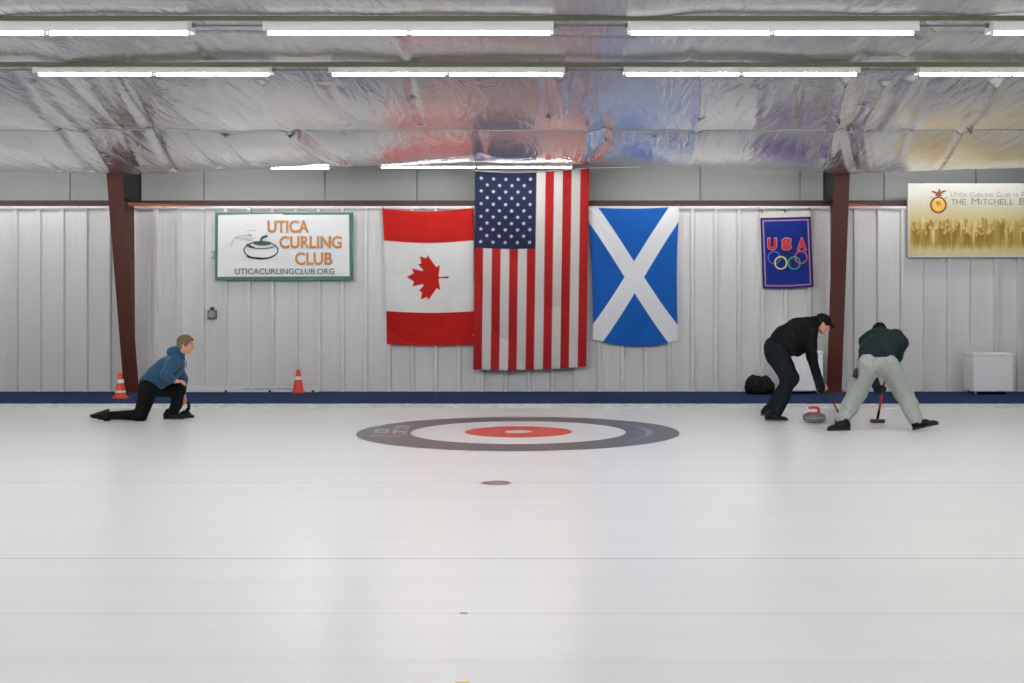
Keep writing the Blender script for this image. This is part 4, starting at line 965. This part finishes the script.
# ================================================================ sweeper in grey trousers, seen from behind
def sweeper_grey():
    r = root('person', G(880,430.5), 'person seen from behind in dark green top and grey trousers, bent over a red broom', 'person')
    X = Vector((1,0,0))
    pel = P(877.5,362,14.42); wst = P(878,354.5,14.58); chest = P(880.5,345,14.80); neck0 = P(881,335.5,14.97); neck1 = P(880,332,15.05)
    hc = P(879.6,333.3,15.14)
    shL = P(870.5,341.0,14.90); shR = P(895.5,337.0,14.88)
    elL = P(867,364,14.98); elR = P(901.8,342.5,14.84)
    hipL = P(868.6,365,14.42); hipR = P(887.2,365,14.42)
    knL = P(857.5,392,14.50); knR = P(902.8,391.5,14.50)
    anL = P(843.0,419.0,14.44); anR = P(916.5,420.5,14.34)
    # broom
    bh = Vector(((877.5-CX)*15.27/F,15.27,.045)); top = P(891.5,345,14.97)
    def along(z): t = (z-top.z)/(bh.z-top.z); return top+(bh-top)*t
    ax = (bh-top).normalized()
    gL = along(P(884,390,15.12).z); gR = along(P(888,362,15.02).z)
    hL, wL = grip(gL, ax, (.8,.5,-.4), 1); hR, wR = grip(gR, ax, (-.9,.4,-.1), 0)
    hd, pt, R_ = head_prims(hc, (-.05,.62,-.78), (0,.78,.62), 1.0)
    body = hd+[cone_p(neck0,.065,neck1,.058,.03), cone_p(pel,.09,wst,.09,.05,(X,1.3)), cone_p(wst,.09,chest,.11,.05,(X,1.35)), cone_p(chest,.11,neck0,.07,.05,(X,1.5)),
        cone_p(chest,.06,shL,.05,.04),cone_p(chest,.06,shR,.05,.04),cone_p(shL,.05,elL,.040,.02),cone_p(elL,.040,wL,.030,.02),cone_p(shR,.05,elR,.040,.02),cone_p(elR,.040,wR,.030,.02),
        cone_p(hipL,.09,knL,.06,.04),cone_p(knL,.055,anL,.036,.03),cone_p(hipR,.09,knR,.06,.04),cone_p(knR,.055,anR,.036,.03)]
    b = sdf_mesh('body', body+hL+hR, .0055, SKIN2, r); face_details(b, pt, 1.0)
    GRN = mat('dark_green_top', (27,41,44), .9, spec=.2, noise=.15, nscale=25, bump=.3, bscale=160)
    ps = [cone_p(P(877.5,360,14.475),.158,P(878.5,350,14.66),.152,.06,(X,1.28)), cone_p(P(878.5,350,14.66),.150,P(880.5,342,14.86),.15,.06,(X,1.34)), cone_p(P(880.5,342,14.86),.145,P(881,336,14.97),.10,.05,(X,1.75)),
          cone_p(P(866,352,14.62),.055,P(858.6,366,14.50),.022,.06), cone_p(shL,.070,P(866,353,14.75),.065,.05),
          cut_p(P(877.5,355.4,14.30),(0,-.45,-.89)),
          cone_p(chest,.12,shL,.074,.05),cone_p(chest,.12,shR,.082,.05),cone_p(shL,.072,elL,.058,.03),cone_p(elL,.062,wL+(elL-wL)*.1,.050,.03),cone_p(shR,.086,elR,.072,.03),cone_p(elR,.072,P(897.5,357,14.88),.055,.03),cone_p(P(897.5,357,14.88),.052,wR,.045,.03),
          cone_p(neck0,.09,P(880.5,333.5,15.03),.075,.03), ]
    sdf_mesh('top', ps, .008, GRN, r, noise=folds(.005,22,16,15))
    TR = mat('grey_trousers', (150,156,151), .9, spec=.2, noise=.06, nscale=20, bump=.3, bscale=160)
    tp = [cone_p(P(877.5,361,14.50),.128,P(877.5,356,14.60),.12,.06,(X,1.28)), cone_p(P(877.5,363.5,14.48),.140,P(878,365,14.44),.138,.06,(X,1.30)), cone_p(hipL,.128,knL,.108,.035), cone_p(knL,.106,P(849.5,407,14.48),.092,.04), cone_p(P(849.5,407,14.48),.092,anL,.080,.04),
          cone_p(hipR,.128,knR,.108,.035), cone_p(knR,.106,P(909.5,406,14.43),.092,.04), cone_p(P(909.5,406,14.43),.092,anR,.080,.04)]
    fo = folds(.0055,26,14,22)
    def pock(Xg,Yg,Zg): return fo(Xg,Yg,Zg)+.0015*np.sin(46*(Xg*.8+Zg*.7)+5*np.sin(9*Xg+7*Zg))
    tr = sdf_mesh('trousers', tp, .008, TR, r, noise=pock)
    a = P(886,361.2,14.22); bq = P(893.5,363.8,14.23)
    MB().tube([a,(a+bq)/2+Vector((0,-.004,-.004)),bq], .004, 6).build('pocket_welt', mat('welt_grey',(120,128,122),.9), tr, True)
    GL = mat('black_glove', (16,16,18), .6, noise=.15, nscale=40)
    def fat(hp, e): return [('c',p[1],p[2]+e,p[3],p[4]+e,p[5],p[6]) for p in hp]
    sdf_mesh('glove', fat(hL,.006)+[cone_p(wL+(elL-wL).normalized()*.08,.040,wL,.034,.02)], .005, GL, r)
    sdf_mesh('glove', fat(hR,.006), .005, GL, r)
    hatp = [ell_p(pt(0,-.014,.040),(.088,.106,.086),.02,R_), ell_p(pt(0,-.066,-.0),(.066,.045,.056),.03,R_), cone_p(pt(0,.08,.04),.016,pt(0,.142,.02),.010,.03,(X,2.6)), cone_p(pt(0,-.09,.03),.03,pt(0,-.085,.045),.03,.03), cut_p(pt(0,0,-.004),Vector(pt(0,.25,-1))-Vector(pt(0,0,0)))]
    sdf_mesh('cap', hatp, .006, BLK, r)
    q = P(855.6,373.6,14.36)
    sdf_mesh('hanging_glove', [cone_p(q+Vector((.012,.02,.04)),.022,q+Vector((-.002,0,-.015)),.026,.02), cone_p(q,.022,q+Vector((-.022,0,-.028)),.014,.02), cone_p(q,.02,q+Vector((.008,0,-.045)),.014,.02)], .005, GL, r)
    shoe(r, Vector(((849.8-CX)*14.42/F,14.42,.0)), Vector(((827.5-CX)*14.32/F,14.32,.0)), (0,0,1), SHOEB, SOLEB, 1.18)
    shoe(r, P(913.0,430.2,14.30), P(939.5,424.2,14.30), (-.22,.12,.96), SHOEB, SOLEB, 1.12, stripe=mat('red_laces',(150,50,44),.7))
    br = root('curling_broom', (bh.x,bh.y,0), 'red-shafted curling broom standing between the legs of the person in grey trousers', 'broom')
    MB().tube([top, bh+(top-bh)*.12], .0145, 12).build('shaft', mat('red_shaft',(190,44,40),.4,noise=.2,nscale=12), br, True)
    MB().tube([bh+(top-bh)*.125, bh], [.015,.017], 12).build('ferrule', BLK, br, True)
    MB().box(bh.x-.088,bh.x+.088,bh.y-.035,bh.y+.035,.014,.045,.010).build('brush_head', mat('brown_head',(84,34,28),.5), br)
    MB().box(bh.x-.082,bh.x+.082,bh.y-.030,bh.y+.030,.002,.014,.004).build('brush_pad', BLK, br)
sweeper_grey()

# ---------------------------------------------------------------- curling stone
sx, sy = (814.4-CX)*15.28/F, 15.28
r = root('curling_stone', (sx,sy,0), 'grey granite curling stone with a red handle sliding between the two sweepers', 'curling stone')
gran = mat('granite', (98,104,100), .35, noise=.35, nscale=90)
prof = [(.062,.0015),(.095,.006),(.122,.018),(.134,.034),(.1385,.048),(.1395,.060)]
shade_auto(MB().lathe(prof, (sx,sy,0), 48).build('lower_body', gran, r))
shade_auto(MB().lathe([(.1400,.0602),(.1405,.066),(.1400,.0718)], (sx,sy,0), 48).build('striking_band', mat('striking_band',(146,152,148),.6,noise=.2,nscale=60), r))
shade_auto(MB().lathe([(.1395,.072),(.137,.086),(.128,.100),(.112,.112),(.085,.119),(.02,.121)], (sx,sy,0), 48).build('upper_body', gran, r))
red = mat('red_handle', (200,40,32), .3, coat=.3)
shade_auto(MB().lathe([(.088,.119),(.086,.124),(.07,.1285),(.02,.1305)], (sx,sy,0), 36).build('handle_plate', red, r))
hb = MB().tube([(sx+.050,sy,.126),(sx+.056,sy,.150),(sx+.050,sy,.172),(sx+.032,sy,.184),(sx-.0,sy,.187),(sx-.045,sy,.184),(sx-.072,sy,.180)], [.020,.017,.0155,.0155,.0155,.015,.0125], 16)
hb.build('handle', red, r, True)

# ---------------------------------------------------------------- duffel bag
bx = (760.4-CX)*19.55/F; by = 19.62
r = root('duffel_bag', (bx,by,.02), 'black duffel bag slumped on the blue carpet behind the sweeper in black', 'bag')
fab = mat('bag_nylon', (12,13,15), .6, spec=.18, noise=.3, nscale=18, bump=.4, bscale=80)
Yv = Vector((0,1,0))
sdf_mesh('bag_body', [cone_p((bx-.12,by,.14),.105,(bx+.12,by,.14),.10,.06,(Yv,1.25)), cone_p((bx-.15,by,.10),.08,(bx+.15,by,.10),.08,.05,(Yv,1.4)), cone_p((bx-.12,by,.22),.07,(bx-.04,by,.26),.055,.04), cone_p((bx+.12,by,.22),.07,(bx+.10,by,.27),.05,.04), cone_p((bx-.08,by,.235),.05,(bx+.08,by,.235),.045,.05), cone_p((bx-.17,by,.2),.055,(bx-.1,by,.28),.04,.04), cut_p((0,0,.022),(0,0,-1))], .008, fab, r, noise=folds(.008,40,40,31))
strap = mat('webbing', (34,36,38), .7)
MB().tube([(bx-.08,by-.13,.12),(bx-.075,by-.115,.22),(bx-.03,by-.085,.265),(bx+.03,by-.085,.265),(bx+.075,by-.115,.22),(bx+.08,by-.13,.12)], .010, 8).build('carry_handle', strap, r, True)
MB().tube([(bx-.17,by-.10,.15),(bx-.12,by-.128,.175),(bx,by-.135,.18),(bx+.12,by-.128,.175),(bx+.17,by-.10,.15)], .006, 6).build('zip', strap, r, True)
MB().box(bx-.07,bx+.07,by-.152,by-.132,.06,.14,.008).build('pocket', fab, r)

# ---------------------------------------------------------------- curling house & ice markings
hxc, hyc = -.472, 14.22
def icepaint(name, rgb, noise=.05):
    m_ = mat(name, rgb, .3, noise=noise, nscale=4, bump=.05, bscale=60); return m_
def ring(mb, cx, cy, r0, r1, z, n=160, a0=0, a1=2*PI):
    full = abs(a1-a0-2*PI) < 1e-6; k = n+(0 if full else 1); V = []; 
    for i in range(k):
        a = a0+(a1-a0)*i/n
        V += [(cx+r0*math.cos(a),cy+r0*math.sin(a),z),(cx+r1*math.cos(a),cy+r1*math.sin(a),z)]
    Fq = [(2*i,2*i+1,(2*i+3)%(2*k),(2*i+2)%(2*k)) for i in range(n)]
    mb.add(V,Fq); return mb
r = root('curling_house', (hxc,hyc,0), 'target rings painted in the ice, dark grey outside and red inside with a white middle', 'target rings')
ring(MB(), hxc,hyc,1.219,1.829,.0012).build('outer_ring', icepaint('ring_grey',(84,84,86),.08), r)
ring(MB(), hxc,hyc,.610,1.2185,.0012).build('white_ring', icepaint('ring_white',(226,227,228),.02), r)
ring(MB(), hxc,hyc,.155,.6095,.0012).build('red_ring', icepaint('ring_red',(218,60,36),.06), r)
ring(MB(), hxc,hyc,.0,.1545,.0012,64).build('button', icepaint('button_white',(222,222,220),.02), r)
# pale lettering set into the grey ring (too blurred to read)
lt = MB()
def quad_px(mb, x0,y0,x1,y1,sh=0,z=.0020):
    A = [G(x0+sh,y0),G(x1+sh,y0),G(x1,y1),G(x0,y1)]
    mb.add([(a_.x,a_.y,z) for a_ in A][::-1],[(0,1,2,3)])
for (x0,x1,y0,y1,sh) in ((374.5,388.5,428.9,430.2,1.6),(373.2,387.5,432.0,433.2,1.0),(373.8,378,430.2,432,1),(384.6,388.6,430.2,432,1),(378.9,382,430.9,431.4,.5),
                         (393.5,409,426.0,427.3,2.4),(391.8,407.0,430.9,432.2,1.4),(391.8,396,432.2,434,.8),(402,406,432.4,434,.8),(394,399,428.2,429.3,1.8),(402.5,408,428.2,429.3,1.8),(393.2,396,429.3,430.9,1.4),(398.4,406.5,433.4,434.2,.8)):
    quad_px(lt, x0,y0,x1,y1,sh)
o = lt.build('worn_lettering', icepaint('paint_pale',(172,172,172)), r)
lt = MB(); quad_px(lt, 368.5,434.6,384,437.0,1.5); lt.build('faded_stripe', icepaint('paint_faded',(140,112,116)), r)
lt = MB(); quad_px(lt, 384.5,434.9,399.5,437.3,1.0); lt.build('red_stripe', icepaint('paint_redstripe',(172,92,78)), r)
ar = MB(); rr3 = random.Random(9)
a_ = -.62
while a_ < .60:
    da = rr3.uniform(.03,.05); w0 = .02 if abs(a_) > .3 else .05
    ring(ar, hxc,hyc,1.50-w0,1.50+w0*.6,.002,3,a_,a_+da*.85); a_ += da
ar.build('curved_lettering', icepaint('paint_arc',(150,158,164)), r)
c1 = G(496.2,483.0)
r = root('ice_marker', c1, 'small round brown and grey disc set in the ice in front of the target rings', 'ice marker')
ring(MB(), c1.x,c1.y,.07,.125,.0012,40).build('outer_disc', icepaint('marker_grey',(112,98,92)), r)
ring(MB(), c1.x,c1.y,.0,.0695,.0012,40).build('inner_disc', icepaint('marker_brown',(150,112,96)), r)
c1 = G(463.8,613.2); 
o = MB().box(c1.x-.019,c1.x+.019,c1.y-.012,c1.y+.012,0,.002,.0008).build('ice_chip', icepaint('chip_grey',(120,120,120))); tag(o, 'tiny dark grey fleck on a thin seam in the open ice', 'fleck')
c1 = G(463.5,684.5)
o = MB().box(c1.x-.033,c1.x+.022,c1.y-.03,c1.y+.034,0,.003,.001).build('tape_mark', mat('yellow_tape',(206,202,84),.5)); tag(o, 'small yellow tape mark on the ice cut by the bottom edge', 'tape')

# ---------------------------------------------------------------- world & colour
w = bpy.data.worlds.new('world'); scene.world = w; w.use_nodes = True
w.node_tree.nodes['Background'].inputs[0].default_value = (.05,.05,.055,1); w.node_tree.nodes['Background'].inputs[1].default_value = .3
vs = scene.view_settings
vs.view_transform = 'Standard'; vs.look = 'None'; vs.exposure = 0.10; vs.gamma = 1.0; vs.use_curve_mapping = False
